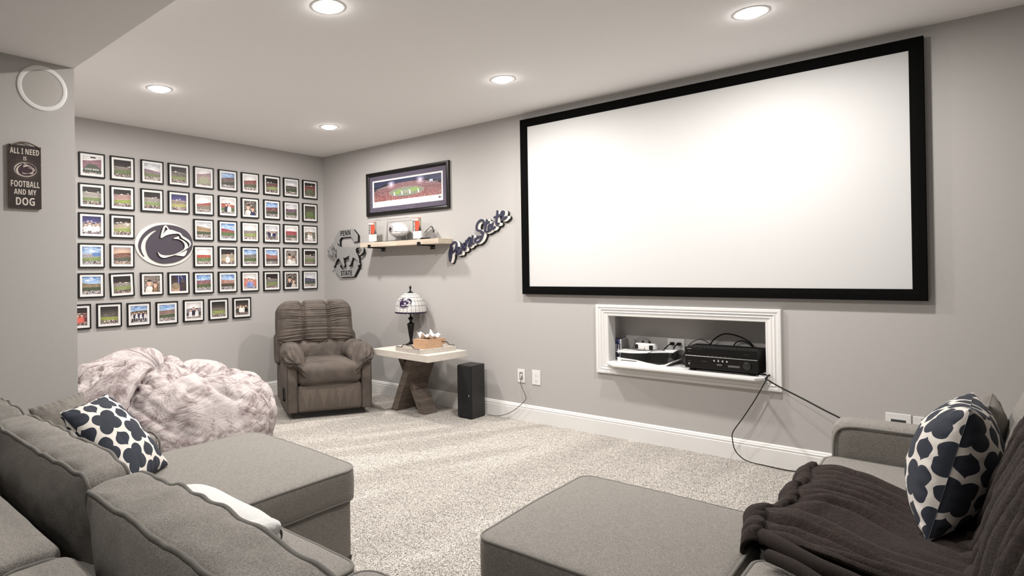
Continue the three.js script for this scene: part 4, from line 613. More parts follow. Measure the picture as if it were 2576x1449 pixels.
{ // game console lying on its side
  const t = thing('game_console', 'white and black game console lying flat in the niche', 'game console', [3.695, SY, -0.115]);
  part(t, 'body', merge([boxUV(extrude(shapeOf([[-0.185, 0.030], [-0.08, 0.028], [0.0, 0.016], [0.10, 0.012], [0.168, 0.022], [0.175, 0.098], [0.05, 0.092], [-0.185, 0.072]]), 0.215, 0.004)).translate(0, 0, -0.110)]), M.blackGloss, 'glossy black middle');
  const top = sheet((u, v) => { const x = lerp(-0.205, 0.205, u), z = lerp(0.116 - 0.02 * u, -0.128, v); return [x, 0.080 + 0.026 * smooth(0.15, 0.95, u) + 0.006 * Math.pow(1 - u, 3) + 0.006 * Math.sin(v * Math.PI) - 0.012 * Math.pow(v, 6) + (u > 0.85 ? (u - 0.85) * 0.02 : 0), z]; }, 40, 24, 0.0065);
  part(t, 'shell', top, M.white, 'white upper shell');
  part(t, 'shell', boxUV(extrude(shapeOf([[-0.200, 0.002], [0.128, 0.0005], [0.160, 0.006], [0.205, 0.040], [0.203, 0.043], [0.150, 0.015], [0.10, 0.008], [0.02, 0.017], [-0.06, 0.030], [-0.204, 0.039]]), 0.236, 0.002)).translate(0, 0, -0.120), M.white, 'white lower shell');
  part(t, 'disc_slot', box(-0.175, -0.055, 0.019, 0.0235, 0.1150, 0.1166), M.black, 'dark disc slot');
  part(t, 'vent', merge([...Array(20)].map((_, i) => box(0.0 + i * 0.008, 0.004 + i * 0.008, 0.016, 0.020, 0.1045, 0.1062))), M.dark);
}
{ // controller on the console
  const t = thing('game_controller', 'white game controller resting on top of the console', 'game controller', [3.668, SY + 0.1205, -0.128], R(-6));
  const s = shapeOf([[-0.052, -0.046], [0.052, -0.046], [0.074, -0.030], [0.080, 0.010], [0.078, 0.052], [0.066, 0.058], [0.050, 0.030], [0.030, 0.016], [-0.030, 0.016], [-0.050, 0.030], [-0.066, 0.058], [-0.078, 0.052], [-0.080, 0.010], [-0.074, -0.030]], true);
  const g = new THREE.ExtrudeGeometry(s, { depth: 0.020, bevelEnabled: true, bevelThickness: 0.015, bevelSize: 0.012, bevelOffset: -0.012, bevelSegments: 6, curveSegments: 4 });
  g.rotateX(-Math.PI / 2); const gg = g.translate(0, -0.006, 0); part(t, 'body', gg, M.white);
  for (const x of [-0.056, 0.056]) { part(t, 'trigger', rbox(0.024, 0.034, 0.024, 0.006, 3).translate(x, 0.002, 0.043), M.black); part(t, 'thumbstick', lathe([[0, 0], [0.007, 0], [0.006, 0.010], [0.0105, 0.013], [0.010, 0.016], [0, 0.0145]], 20).translate(x * 0.46, 0.0265, 0.006), M.black); }
  part(t, 'touch_pad', rbox(0.054, 0.003, 0.034, 0.0012).translate(0, 0.0285, 0.016), M.white);
}
{ // AV receiver
  const t = thing('av_receiver', 'black audio video receiver with silver strip and round dial in the niche', 'receiver', [4.228, SY, -0.085]);
  const W = 0.452, H = 0.146, D = 0.25, z1 = 0.125, Y = 0.019;
  part(t, 'case', rbox(W, H - 0.004, D, 0.003).translate(0, Y + H / 2, 0), M.black, 'black metal case');
  part(t, 'vent_slat', merge([...Array(24)].map((_, i) => rbox(0.007, 0.003, 0.17, 0.001).rotateY(0.0).translate(-0.20 + i * 0.0174, Y + H - 0.001, -0.01))), M.dark);
  const print = canvasTex(1024, 338, (c, w, h) => {
    c.fillStyle = '#070707'; c.fillRect(0, 0, w, h * 0.44); c.fillStyle = '#0d0c0c'; c.fillRect(0, h * 0.44, w, h);
    c.fillStyle = '#b9b5b0'; c.font = 'bold 17px sans-serif'; c.fillText('YAMAHA', 26, 30); c.font = '10px sans-serif'; c.fillStyle = '#6b6864'; c.fillText('NATURAL SOUND AV RECEIVER', 108, 29); c.fillText('INPUT', 160, 78); c.font = '11px sans-serif'; c.fillText('HDMI', 836, 62); c.strokeStyle = '#8a8681'; c.strokeRect(874, 51, 34, 14); c.fillStyle = '#c2302a'; c.beginPath(); c.arc(100, 72, 4, 0, 7); c.fill(); c.fillStyle = '#8a8681'; c.fillRect(56, 62, 6, 16);
    for (let i = 0; i < 6; i++) c.fillRect(330 + i * 62, 118, 22, 3); for (let i = 0; i < 12; i++) c.fillRect(318 + i * 31, 128, 3, 9);
    c.fillText('SCENE', 470, 170); c.fillText('VOLUME', 852, 176); c.fillText('PHONES', 42, 232); c.fillText('TONE CONTROL', 240, 222);
  });
  const P = (n, g, m, l) => part(t, n, g, m, l);
  const fp = P('front_panel', rbox(W, H, 0.006, 0.002).translate(0, Y + H / 2, z1 + 0.002), M.black); part(fp, 'printed_face', new THREE.PlaneGeometry(W - 0.004, H - 0.004).translate(0, Y + H / 2, z1 + 0.0054), std({ map: print, roughness: 0.25 }));
  P('trim_strip', rbox(W, 0.0045, 0.009, 0.0015).translate(0, Y + 0.086, z1 + 0.0035), M.silver, 'silver strip');
  const knob = P('volume_knob', lathe([[0, 0], [0.0245, 0], [0.024, 0.012], [0.0215, 0.0155], [0.0, 0.0155]], 40).rotateX(Math.PI / 2).translate(0.166, Y + 0.045, z1 + 0.005), std({ color: lin(0.05, 0.05, 0.05), roughness: 0.3, metalness: 0.7 })); part(knob, 'collar', new THREE.TorusGeometry(0.0265, 0.0016, 8, 40).translate(0.166, Y + 0.045, z1 + 0.006), M.black);
  for (let i = 0; i < 4; i++) P('button', lathe([[0, 0], [0.0062, 0], [0.0056, 0.003], [0, 0.0036]], 20).rotateX(Math.PI / 2).translate(-0.036 + i * 0.0265, Y + 0.062, z1 + 0.0052), M.silver, 'silver round button');
  for (const x of [-0.102, -0.074, -0.036, 0.042]) P('button', lathe([[0, 0], [0.004, 0], [0.0035, 0.003], [0, 0.0032]], 16).rotateX(Math.PI / 2).translate(x, Y + 0.036, z1 + 0.0052), M.rubber);
  P('jack', lathe([[0.003, 0], [0.0062, 0], [0.0062, 0.002], [0.003, 0.002], [0.003, 0]], 20).rotateX(Math.PI / 2).translate(-0.198, Y + 0.030, z1 + 0.0052), M.silver);
  P('input_bay', rbox(0.072, 0.013, 0.002, 0.0009).translate(0.085, Y + 0.033, z1 + 0.006), std({ color: lin(0.16, 0.155, 0.15), roughness: 0.35, metalness: 0.6 })); P('port', rbox(0.034, 0.008, 0.002, 0.0008).translate(-0.004, Y + 0.036, z1 + 0.006), std({ color: lin(0.12, 0.12, 0.12), roughness: 0.4 }));
  for (const [x, z] of [[-0.185, 0.09], [0.185, 0.09], [-0.185, -0.09], [0.185, -0.09]]) P('foot', lathe([[0, 0], [0.019, 0], [0.023, 0.004], [0.022, 0.0195], [0, 0.0195]], 24).translate(x, 0, z), M.rubber);
}
// ---------------------------------------------------------------- cables
const cable = (label, pts, r, seg = 80, m = M.rubber) => single('cable', label, 'cable', tube(pts, r, seg, false, 7), m);
cable('thick black cable arching over the back of the receiver', [[4.08, 0.62, -0.225], [4.10, 0.745, -0.215], [4.18, 0.815, -0.20], [4.27, 0.815, -0.19], [4.36, 0.765, -0.20], [4.39, 0.66, -0.23]], 0.0048);
cable('second black cable curving behind the receiver, under the high arch', [[4.22, 0.64, -0.232], [4.25, 0.745, -0.226], [4.30, 0.775, -0.222], [4.36, 0.745, -0.222], [4.40, 0.66, -0.236]], 0.0042);
cable('thin black cable rising from the niche wall onto the left end of the receiver', [[3.90, 0.62, -0.22], [3.95, 0.72, -0.20], [4.03, 0.772, -0.18], [4.10, 0.752, -0.16], [4.11, 0.70, -0.226]], 0.0026);
cable('black cable looping between console and receiver', [[3.99, 0.70, -0.19], [3.965, 0.665, -0.08], [3.955, 0.63, -0.04], [3.965, 0.60, -0.05], [3.99, 0.588, -0.09]], 0.0034);
cable('thin dark charging cable hanging from the controller over the console front', [[3.668, SY + 0.118, -0.078], [3.69, SY + 0.103, -0.045], [3.74, SY + 0.1095, -0.05], [3.79, SY + 0.116, -0.06], [3.83, SY + 0.114, -0.05], [3.76, SY + 0.106, -0.022], [3.70, SY + 0.075, 0.004], [3.685, SY + 0.060, 0.006]], 0.0018);
[[[3.52, 0.735, -0.246], [3.58, 0.69, -0.235], [3.66, 0.64, -0.246], [3.70, 0.585, -0.243]], [[3.50, 0.60, -0.243], [3.55, 0.735, -0.23], [3.64, 0.745, -0.225], [3.66, 0.66, -0.243], [3.64, 0.585, -0.243]]].forEach((p, i) => cable(i ? 'pale grey cable forming a wide loop behind the game cases' : 'straight pale grey cable slanting down behind the game cases', p, 0.0022, 50, std({ color: lin(0.22, 0.21, 0.20), roughness: 0.5 })));
cable('thin black cable hanging from the niche corner down to the carpet and along the baseboard', [[4.44, SY + 0.004, -0.03], [4.49, SY + 0.012, 0.02], [4.512, 0.590, 0.055], [4.501, 0.554, 0.07], [4.442, 0.431, 0.075], [4.371, 0.303, 0.078], [4.31, 0.201, 0.075], [4.304, 0.147, 0.072], [4.322, 0.071, 0.070], [4.385, 0.018, 0.062], [4.499, 0.006, 0.052], [4.602, 0.006, 0.066], [4.70, 0.006, 0.052], [4.86, 0.006, 0.055], [4.97, 0.006, 0.10], [5.0, 0.006, 0.5]], 0.0032, 160);
cable('thicker black cable swinging from the niche corner to behind the sofa arm', [[4.46, SY + 0.006, -0.06], [4.505, SY + 0.010, 0.0], [4.520, 0.595, 0.045], [4.50, 0.572, 0.062], [4.519, 0.565, 0.072], [4.589, 0.534, 0.10], [4.72, 0.488, 0.16], [4.84, 0.455, 0.26], [4.95, 0.452, 0.45], [5.02, 0.47, 0.75], [5.06, 0.50, 1.02]], 0.0048, 120);
cable('thin brown speaker cable hanging from the left wall plate to the floor speaker', [[2.640, 0.385, 0.010], [2.650, 0.350, 0.032], [2.655, 0.304, 0.036], [2.691, 0.241, 0.040], [2.700, 0.191, 0.042], [2.62, 0.112, 0.044], [2.53, 0.050, 0.048], [2.42, 0.012, 0.052], [2.315, 0.008, 0.058]], 0.0028, 90, std({ color: lin(0.09, 0.075, 0.06), roughness: 0.4 }));

// ---------------------------------------------------------------- floor speaker
{
  const t = thing('floor_speaker', 'small black floor-standing speaker against the wall beside the end table', 'speaker', [2.226, 0, 0.178]);
  const ash = std({ map: woodTex(256, [0.085, 0.083, 0.082], [0.13, 0.127, 0.124], 60, 21, 4), roughness: 0.5 });
  part(t, 'cabinet', rbox(0.150, 0.464, 0.192, 0.002).translate(0, 0.234, -0.008), ash);
  part(t, 'grille', rbox(0.147, 0.448, 0.014, 0.004, 3).translate(0, 0.238, 0.096), std({ color: lin(0.006, 0.006, 0.006), roughness: 0.9 }), 'black cloth grille');
  part(t, 'badge', merge([rbox(0.006, 0.022, 0.002, 0.0008).translate(0.052, 0.205, 0.104), rbox(0.013, 0.006, 0.002, 0.0008).rotateZ(0.6).translate(0.052, 0.210, 0.104)]), M.silver, 'small silver badge');
  part(t, 'maker_mark', merge([0, 1, 2].map(i => rbox(0.007, 0.004, 0.0006, 0.0002).translate(-0.011 + i * 0.011, 0.028, 0.1032))), M.dark);
  for (const [x, z] of [[-0.06, 0.07], [0.06, 0.07], [-0.06, -0.09], [0.06, -0.09]]) part(t, 'foot', cyl(0.008, 0.008, 0.004, 12).translate(x, 0.002, z), M.rubber);
}

// ---------------------------------------------------------------- end table, tray, tissue box, lamp
const TY = 0.580, TROT = R(-5.3);
{
  const t = thing('end_table', 'end table with thick whitewashed top on crossed grey wooden plank legs', 'table', [1.770, 0, 0.352], TROT);
  part(t, 'tabletop', rbox(0.738, 0.060, 0.486, 0.003).translate(0, TY - 0.030, 0), M.paleWood, 'whitewashed thick top');
  const plank = (x0, x1, w, z0, z1, y0 = 0, y1 = TY - 0.060) => { const s = shapeOf([[x0 - w / 2, y0], [x0 + w / 2, y0], [x1 + w / 2, y1], [x1 - w / 2, y1]]); return boxUV(extrude(s, z1 - z0, 0.003)).translate(0, 0, z0); };
  for (const [a, b] of [[-0.198, -0.038], [-0.0355, 0.112]]) part(t, 'leg_board', plank(-0.240, -0.005, 0.078, a, b), M.greyWood, 'slanting grey board');
  const bx = (y) => lerp(0.055, -0.245, y / (TY - 0.060));
  part(t, 'brace_board', plank(bx(0), bx(0.262), 0.080, -0.125, 0.035, 0, 0.262).translate(0.008, 0, 0), M.greyWood, 'shorter crossing board');
  part(t, 'brace_board', plank(bx(0.262), bx(TY - 0.060), 0.080, -0.125, 0.035, 0.262), M.greyWood, 'upper crossing board');
}
{
  const t = thing('serving_tray', 'distressed white wooden tray with black metal handles on the end table', 'tray', [1.872, TY, 0.378], R(-9));
  const w = 0.345, d = 0.425, h = 0.040, th = 0.010;
  part(t, 'bottom', box(-w / 2 + 0.001, w / 2 - 0.001, 0.0005, 0.008, -d / 2 + 0.001, d / 2 - 0.001), M.trayWood);
  for (const s of [-1, 1]) { part(t, 'side', rbox(th, h, d, 0.0015).translate(s * (w / 2 - th / 2), h / 2 + 0.0005, 0), M.trayWood); part(t, 'side', rbox(w - 2 * th, h, th, 0.0015).translate(0, h / 2 + 0.0005, s * (d / 2 - th / 2)), M.trayWood); }
  for (const s of [-1, 1]) part(t, 'handle', merge([[[-0.165, 0.0425], [-0.085, 0.0425]], [[-0.085, 0.0425], [-0.062, 0.066]], [[-0.062, 0.066], [0.062, 0.066]], [[0.062, 0.066], [0.085, 0.0425]], [[0.085, 0.0425], [0.165, 0.0425]]].map(([a, b]) => new THREE.TubeGeometry(new THREE.LineCurve3(V(a[0], a[1], s * (d / 2 - 0.005)), V(b[0], b[1], s * (d / 2 - 0.005))), 1, 0.0036, 8))), M.blackMetal, 'black metal handle');
}
{
  const t = thing('tissue_box', 'light bamboo tissue box with a white tissue pulled up, standing in the tray', 'tissue box', [1.802, TY + 0.0085, 0.242], R(-7));
  const g = shapeOf([[-0.083, -0.128], [0.083, -0.128], [0.083, 0.128], [-0.083, 0.128]]); g.holes.push(new THREE.Path(ellipse(0.026, 0.06, 32).reverse().map(p => new THREE.Vector2(...p))));
  part(t, 'box', merge([box(-0.083, -0.075, 0, 0.077, -0.128, 0.128), box(0.075, 0.083, 0, 0.077, -0.128, 0.128), box(-0.075, 0.075, 0, 0.077, -0.128, -0.120), box(-0.075, 0.075, 0, 0.077, 0.120, 0.128), boxUV(extrude(g, 0.007, 0.001)).rotateX(-Math.PI / 2).translate(0, 0.077, 0)]), M.bamboo);
  part(t, 'tissue', sheet((u, v) => { const a = (u - 0.5) * 2, b = (v - 0.5) * 2; const f = Math.sin(a * 7 + b * 3) * 0.010 + Math.sin(b * 9 - a * 4) * 0.008, r = Math.hypot(a, b); return [a * 0.062 * (0.45 + 0.6 * r) + f * 0.6, 0.084 + 0.044 * Math.pow(Math.abs(b), 0.7) * (0.55 + 0.45 * Math.sin(a * 6 + 0.6)) + f * 1.4 + 0.012 * r, b * 0.092 + f]; }, 36, 36, 0.0008), std({ color: lin(0.88, 0.87, 0.86), roughness: 0.9 }), 'white tissue');
}
{
  const t = thing('table_lamp', 'black table lamp with a white leaded-glass dome shade and purple emblem', 'lamp', [1.480, TY, 0.142]);
  part(t, 'base', lathe([[0, 0.001], [0.052, 0.001], [0.053, 0.006], [0.046, 0.011], [0.030, 0.018], [0.016, 0.030], [0.012, 0.040], [0.0, 0.040]], 48), M.blackMetal);
  const vp = [[0.014, 0.038], [0.014, 0.046], [0.011, 0.048], [0.013, 0.060], [0.021, 0.105], [0.029, 0.165], [0.031, 0.185], [0.032, 0.190], [0.037, 0.194], [0.038, 0.200], [0.036, 0.206], [0.024, 0.214], [0.013, 0.222], [0.011, 0.232], [0.012, 0.238], [0.024, 0.252], [0.027, 0.258], [0.020, 0.266], [0.010, 0.274], [0.008, 0.285], [0.007, 0.33], [0.006, 0.495]];
  const flute = (r, y, a) => r + (y > 0.055 && y < 0.187 ? 0.0016 * Math.cos(a * 16) : 0);
  part(t, 'column', param((u, v) => { const q = v * (vp.length - 1), i = Math.min(vp.length - 2, Math.floor(q)), f = q - i, r = lerp(vp[i][0], vp[i + 1][0], f), y = lerp(vp[i][1], vp[i + 1][1], f), a = u * 2 * Math.PI, rr = flute(r, y, a); return [Math.cos(a) * rr, y, -Math.sin(a) * rr]; }, 128, 84), M.blackMetal);
  const SR = 0.156, prof = (s) => [SR * Math.pow(Math.cos(s * 1.318), 0.92), 0.320 + 0.194 * Math.sin(s * 1.318)];
  const at = (a, s, o = 0) => { const [r, y] = prof(clamp(s, 0, 1)), [r2, y2] = prof(clamp(s + 0.01, 0, 1)), tx = r2 - r, ty = y2 - y, l = Math.hypot(tx, ty) || 1; const rr = r + ty / l * o, yy = y - tx / l * o; return [Math.sin(a) * rr, yy, Math.cos(a) * rr]; };
  const shadeM = phys({ color: lin(0.74, 0.725, 0.70), roughness: 0.25, transmission: 0.25, thickness: 0, ior: 1.5 });
  const sh = part(t, 'shade', param((u, v) => at(u * 2 * Math.PI, v), 96, 24), std({ color: lin(0.012, 0.011, 0.012), roughness: 0.5 }), 'leaded glass dome shade');
  const rows = [0.02, 0.27, 0.47, 0.65, 0.82, 0.985], NC = 24;
  const e0 = R(15), eh = 0.40;                                     // emblem direction and height on the dome
  const emW = 0.078, emH = 0.225;
  for (let j = 0; j < 5; j++) for (let i = 0; i < NC; i++) {
    const a0 = (i + 0.035) / NC * 2 * Math.PI, a1 = (i + 0.965) / NC * 2 * Math.PI, s0 = rows[j] + 0.007, s1 = rows[j + 1] - 0.007;
    part(sh, 'glass_panel', param((u, v) => at(lerp(a0, a1, u), lerp(s0, s1, v), 0.0012), 3, 3), shadeM);
  }
  part(sh, 'skirt', param((u, v) => { const a = u * 2 * Math.PI, k = Math.abs(Math.sin(a * NC / 2)); const p = at(a, 0, 0.0006); return [p[0] * (1 - v * 0.012), p[1] + 0.004 - v * (0.008 + 0.006 * k), p[2] * (1 - v * 0.012)]; }, 240, 3), phys({ color: lin(0.014, 0.008, 0.03), roughness: 0.3 }), 'dark purple scalloped rim');
  const emb = canvasTex(256, 256, (c) => { c.fillStyle = '#e9e5e0'; c.fillRect(0, 0, 256, 256); drawEmblem(c, 128, 128, 124, '#e4dfda', '#261a3c', '#d9d4cf'); c.strokeStyle = '#1b1620'; c.lineWidth = 6; c.beginPath(); c.ellipse(128, 128, 123, 91, 0, 0, 7); c.stroke(); c.beginPath(); c.ellipse(128, 128, 108, 80, 0, 0, 7); c.stroke(); c.strokeStyle = '#6b4757'; c.lineWidth = 4; c.beginPath(); c.moveTo(120, 92); c.lineTo(125, 170); c.moveTo(60, 120); c.lineTo(120, 92); c.lineTo(190, 80); c.stroke(); });
  part(sh, 'emblem', param((u, v) => { const q = u * 2 * Math.PI, s = eh + Math.sin(q) * emH * v, r = prof(clamp(s, 0, 1))[0], a = e0 + Math.cos(q) * emW * v / r; const p = at(a, s, 0.0035); return [...p, 0.5 + Math.cos(q) * v * 0.49, 0.5 + Math.sin(q) * v * 0.49 * 0.735]; }, 48, 10), phys({ map: emb, roughness: 0.2 }), 'dark purple oval emblem');
  part(t, 'cap', lathe([[0.0, 0.530], [0.010, 0.525], [0.022, 0.516], [0.036, 0.506], [0.037, 0.503], [0.0, 0.503]].reverse(), 36), M.blackMetal);
  part(t, 'finial', lathe([[0.0, 0.525], [0.007, 0.526], [0.0065, 0.545], [0.010, 0.552], [0.0115, 0.560], [0.009, 0.570], [0.004, 0.578], [0, 0.581]], 24), M.blackMetal);
}

// ---------------------------------------------------------------- recliner
{
  const t = thing('recliner', 'brown suede recliner armchair with ruched back in the room corner', 'armchair', [1.262, 0, 0.990], R(61));
  const S = M.suede, rx90 = Math.PI / 2;
  const brushed = (w, h, x0, y0, seed) => {                         // suede whose nap has been stroked in wedges
    const tx = canvasTex(512, 256, (c, W, H) => { const rn = rng(seed); c.fillStyle = '#594f48'; c.fillRect(0, 0, W, H); for (let i = 0; i < 2600; i++) { c.fillStyle = rn() < 0.5 ? 'rgba(110,98,88,0.07)' : 'rgba(50,43,38,0.07)'; c.fillRect(rn() * W, rn() * H, 10, 6); } for (let i = 0; i < 7; i++) { const x = 40 + i * 70 + rn() * 20, b = 26 + rn() * 22; c.fillStyle = `rgba(118,106,96,${0.22 + rn() * 0.18})`; c.beginPath(); c.moveTo(x - b * 0.9, 20 + rn() * 20); c.lineTo(x + b, 20 + rn() * 20); c.quadraticCurveTo(x + b * 0.2, 130, x - 12 + rn() * 24, 215 + rn() * 25); c.quadraticCurveTo(x - b * 0.4, 120, x - b * 0.9, 30); c.fill(); } });
    tx.wrapS = tx.wrapT = THREE.RepeatWrapping; tx.repeat.set(1 / w, 1 / h); tx.offset.set(-x0 / w, -y0 / h);
    return phys({ map: tx, roughness: 0.9, sheen: 0.22, sheenRoughness: 0.45, sheenColor: lin(0.42, 0.36, 0.32) });
  };
  part(t, 'base', rboxAt(-0.33, 0.33, 0.0, 0.06, -0.74, -0.05, 0.004), M.dark, 'dark base under the seat');
  for (const s of [-1, 1]) {
    const x0 = s < 0 ? -0.385 : 0.290, x1 = s < 0 ? -0.290 : 0.385;
    const c = cushion(0.095, 0.455, 0.80, { r: 0.012, rc: 0.014, top: 0.004, bot: 0, side: 0.010, wob: 0.002, seed: s + 3, sx: 8, sz: 30, sy: 18 });
    const a = part(t, 'arm', c.body.translate((x0 + x1) / 2, 0.285, -0.40), S);
    part(a, 'front_seam', tube([[x0 + 0.004, 0.07, 0.002], [x0 + 0.003, 0.30, 0.004], [x0 + 0.004, 0.50, 0.0]], 0.0022, 20), M.suedeSeam); part(a, 'front_seam', tube([[x1 - 0.004, 0.07, 0.002], [x1 - 0.003, 0.30, 0.004], [x1 - 0.004, 0.50, 0.0]], 0.0022, 20), M.suedeSeam);
    const rn = rng(40 + s), cr = [...Array(22)].map(() => [rn() * 2 - 1, rn() * 0.8 - 0.4, 0.03 + rn() * 0.05, 0.007 + rn() * 0.010]);
    const pad = cushion(0.205, 0.155, 0.60, { r: 0.070, rc: 0.078, top: 0.022, bot: 0, side: 0.01, wob: 0.010, wf: 9, seed: 9 + s, sx: 34, sz: 72, sy: 26, warp: (x, y, z, u, tt, v) => {
      for (const [v0, sl, w, a2] of cr) { const dd = (v - v0 * 2 - sl * u) / w, k = 1 - a2 * 11 * Math.exp(-dd * dd); x *= k; y *= k; }
      if (v > 0.5) z += 0.010 * Math.sin(Math.atan2(y, x) * 9 + s) * smooth(0.5, 1, v);
      if (v > 0.55) { const k = (v - 0.55) / 0.45; y -= 0.045 * k * k; z += 0.01 * k; x -= s * 0.012 * k; }
      y -= 0.125 * smooth(-0.1, 1, -s * u) * smooth(0.25, 0.95, v) + 0.02 * Math.max(0, -s * u); return [x, y, z];
    } });
    part(t, 'arm_pad', pad.body.applyMatrix4(TR(s * 0.305, 0.555, -0.265, 0, s * 0.07, s * -0.06)), S, 'puffy wrinkled arm pad');
  }
  { const c = cushion(0.575, 0.190, 0.62, { r: 0.060, rc: 0.05, top: 0.028, bot: 0, side: 0.020, wob: 0.006, wf: 5, seed: 21, sx: 34, sz: 34, sy: 18 }); const m = part(t, 'seat_cushion', c.body.translate(0, 0.385, -0.285), S); part(m, 'seam', tube([[-0.27, 0.305, 0.005], [0, 0.302, 0.038], [0.27, 0.305, 0.005]], 0.002, 24), M.suedeSeam); }
  { const c = cushion(0.570, 0.235, 0.07, { r: 0.018, rc: 0.022, top: 0, bot: 0, side: 0.016, wob: 0.003, seed: 25, sx: 28, sz: 10, sy: 16 }); const m = part(t, 'footrest_panel', c.body.translate(0, 0.178, -0.032), brushed(0.57, 0.235, -0.285, -0.1175, 4)); part(m, 'seam', tube([[-0.262, 0.075, 0.006], [0, 0.072, 0.016], [0.262, 0.075, 0.006]], 0.0018, 24), M.suedeSeam); }
  const tilt = R(-11);
  { const c = cushion(0.60, 0.20, 0.265, { r: 0.07, rc: 0.08, top: 0.045, bot: 0, side: 0.01, wob: 0.010, wf: 8, seed: 31, sx: 44, sz: 30, sy: 16, warp: (x, y, z, u, tt, v) => { if (tt > 0) { for (const g of [-0.62, -0.3, 0.05, 0.34, 0.6]) y -= 0.014 * Math.exp(-Math.pow((u - g - 0.05 * v) / 0.03, 2)) * (v < 0.2 ? 1 : 0.3); } return [x, y, z]; } });
    part(t, 'lumbar_pad', c.body.applyMatrix4(TR(-0.025, 0.522, -0.505, rx90 + tilt)), S, 'lower back pad'); }
  { const rn = rng(55), lines = [...Array(21)].map((_, i) => [-0.86 + i * 0.084 + (rn() - 0.5) * 0.05, (rn() - 0.5) * 0.5, 0.014 + rn() * 0.016, 0.008 + rn() * 0.012, 0.10 + rn() * 0.14]);
    const G = 0.122;
    const c = cushion(0.735, 0.235, 0.455, { r: 0.085, rc: 0.105, top: 0.050, bot: 0.02, side: 0.008, wob: 0.007, wf: 5, seed: 37, sx: 110, sz: 120, sy: 22, warp: (x, y, z, u, tt, v) => {
      const w = 1 + (v > 0 ? 0.02 * v : 0.0) - (v < 0 ? 0.03 * v * v : 0); x *= w;
      const gz = Math.min(Math.abs(x - G), Math.abs(x + G)), gr = Math.exp(-Math.pow(gz / 0.017, 2)), mid = 1 - smooth(0.72, 0.95, v);
      if (tt > -0.3) { const f = smooth(-0.3, 0.5, tt); y -= 0.036 * gr * mid * f;
        for (const [v0, sl, wd, amp, ext] of lines) { const s = Math.abs(x) < G ? 0.35 : (Math.abs(x) - G); const dv = (v - v0 - sl * s * (Math.abs(x) < G ? 0.2 : 1) - (Math.abs(x) < G ? 0 : s * 0.35 * Math.sign(v0))) / wd; const env = Math.abs(x) < G ? 0.45 + 0.55 * Math.exp(-gz / 0.06) : Math.exp(-Math.pow(gz / ext, 2)); y -= amp * Math.exp(-dv * dv) * env * mid * f; }
        for (let i = 0; i < 6; i++) { const d = (v - (0.80 + 0.10 * Math.cos(x * 26)) + i * 0.02) / 0.03; if (i === 0) y -= 0.016 * Math.exp(-d * d) * f; }
      }
      if (v < -0.4) z += 0.024 * gr * smooth(-0.4, -0.95, v);
      return [x, y, z];
    } });
    const b = part(t, 'backrest', c.body.applyMatrix4(TR(-0.045, 0.795, -0.560, rx90 + tilt)), S, 'ruched upper back with two vertical seams');
  }
  part(t, 'back_shell', cushion(0.70, 0.16, 0.82, { r: 0.05, rc: 0.07, top: 0, bot: 0.02, wob: 0.003, seed: 44 }).body.applyMatrix4(TR(-0.04, 0.53, -0.66, rx90 + R(-9))), S);
  { const c = cushion(0.14, 0.09, 0.30, { r: 0.04, rc: 0.044, top: 0.012, wob: 0.006, wf: 9, seed: 47, sx: 16, sz: 24, sy: 14 }); for (const s of [-1, 1]) part(t, 'back_wing', c.body.clone().applyMatrix4(TR(s * 0.325 - 0.04, 0.575, -0.52, rx90 + tilt)), S); }
  const hd = part(t, 'lever', rbox(0.012, 0.115, 0.040, 0.005).rotateX(-0.12).translate(-0.404, 0.215, -0.12), M.black, 'black recline lever'); part(hd, 'pivot', cyl(0.012, 0.012, 0.03, 16).rotateZ(Math.PI / 2).translate(-0.396, 0.16, -0.125), M.black);
}

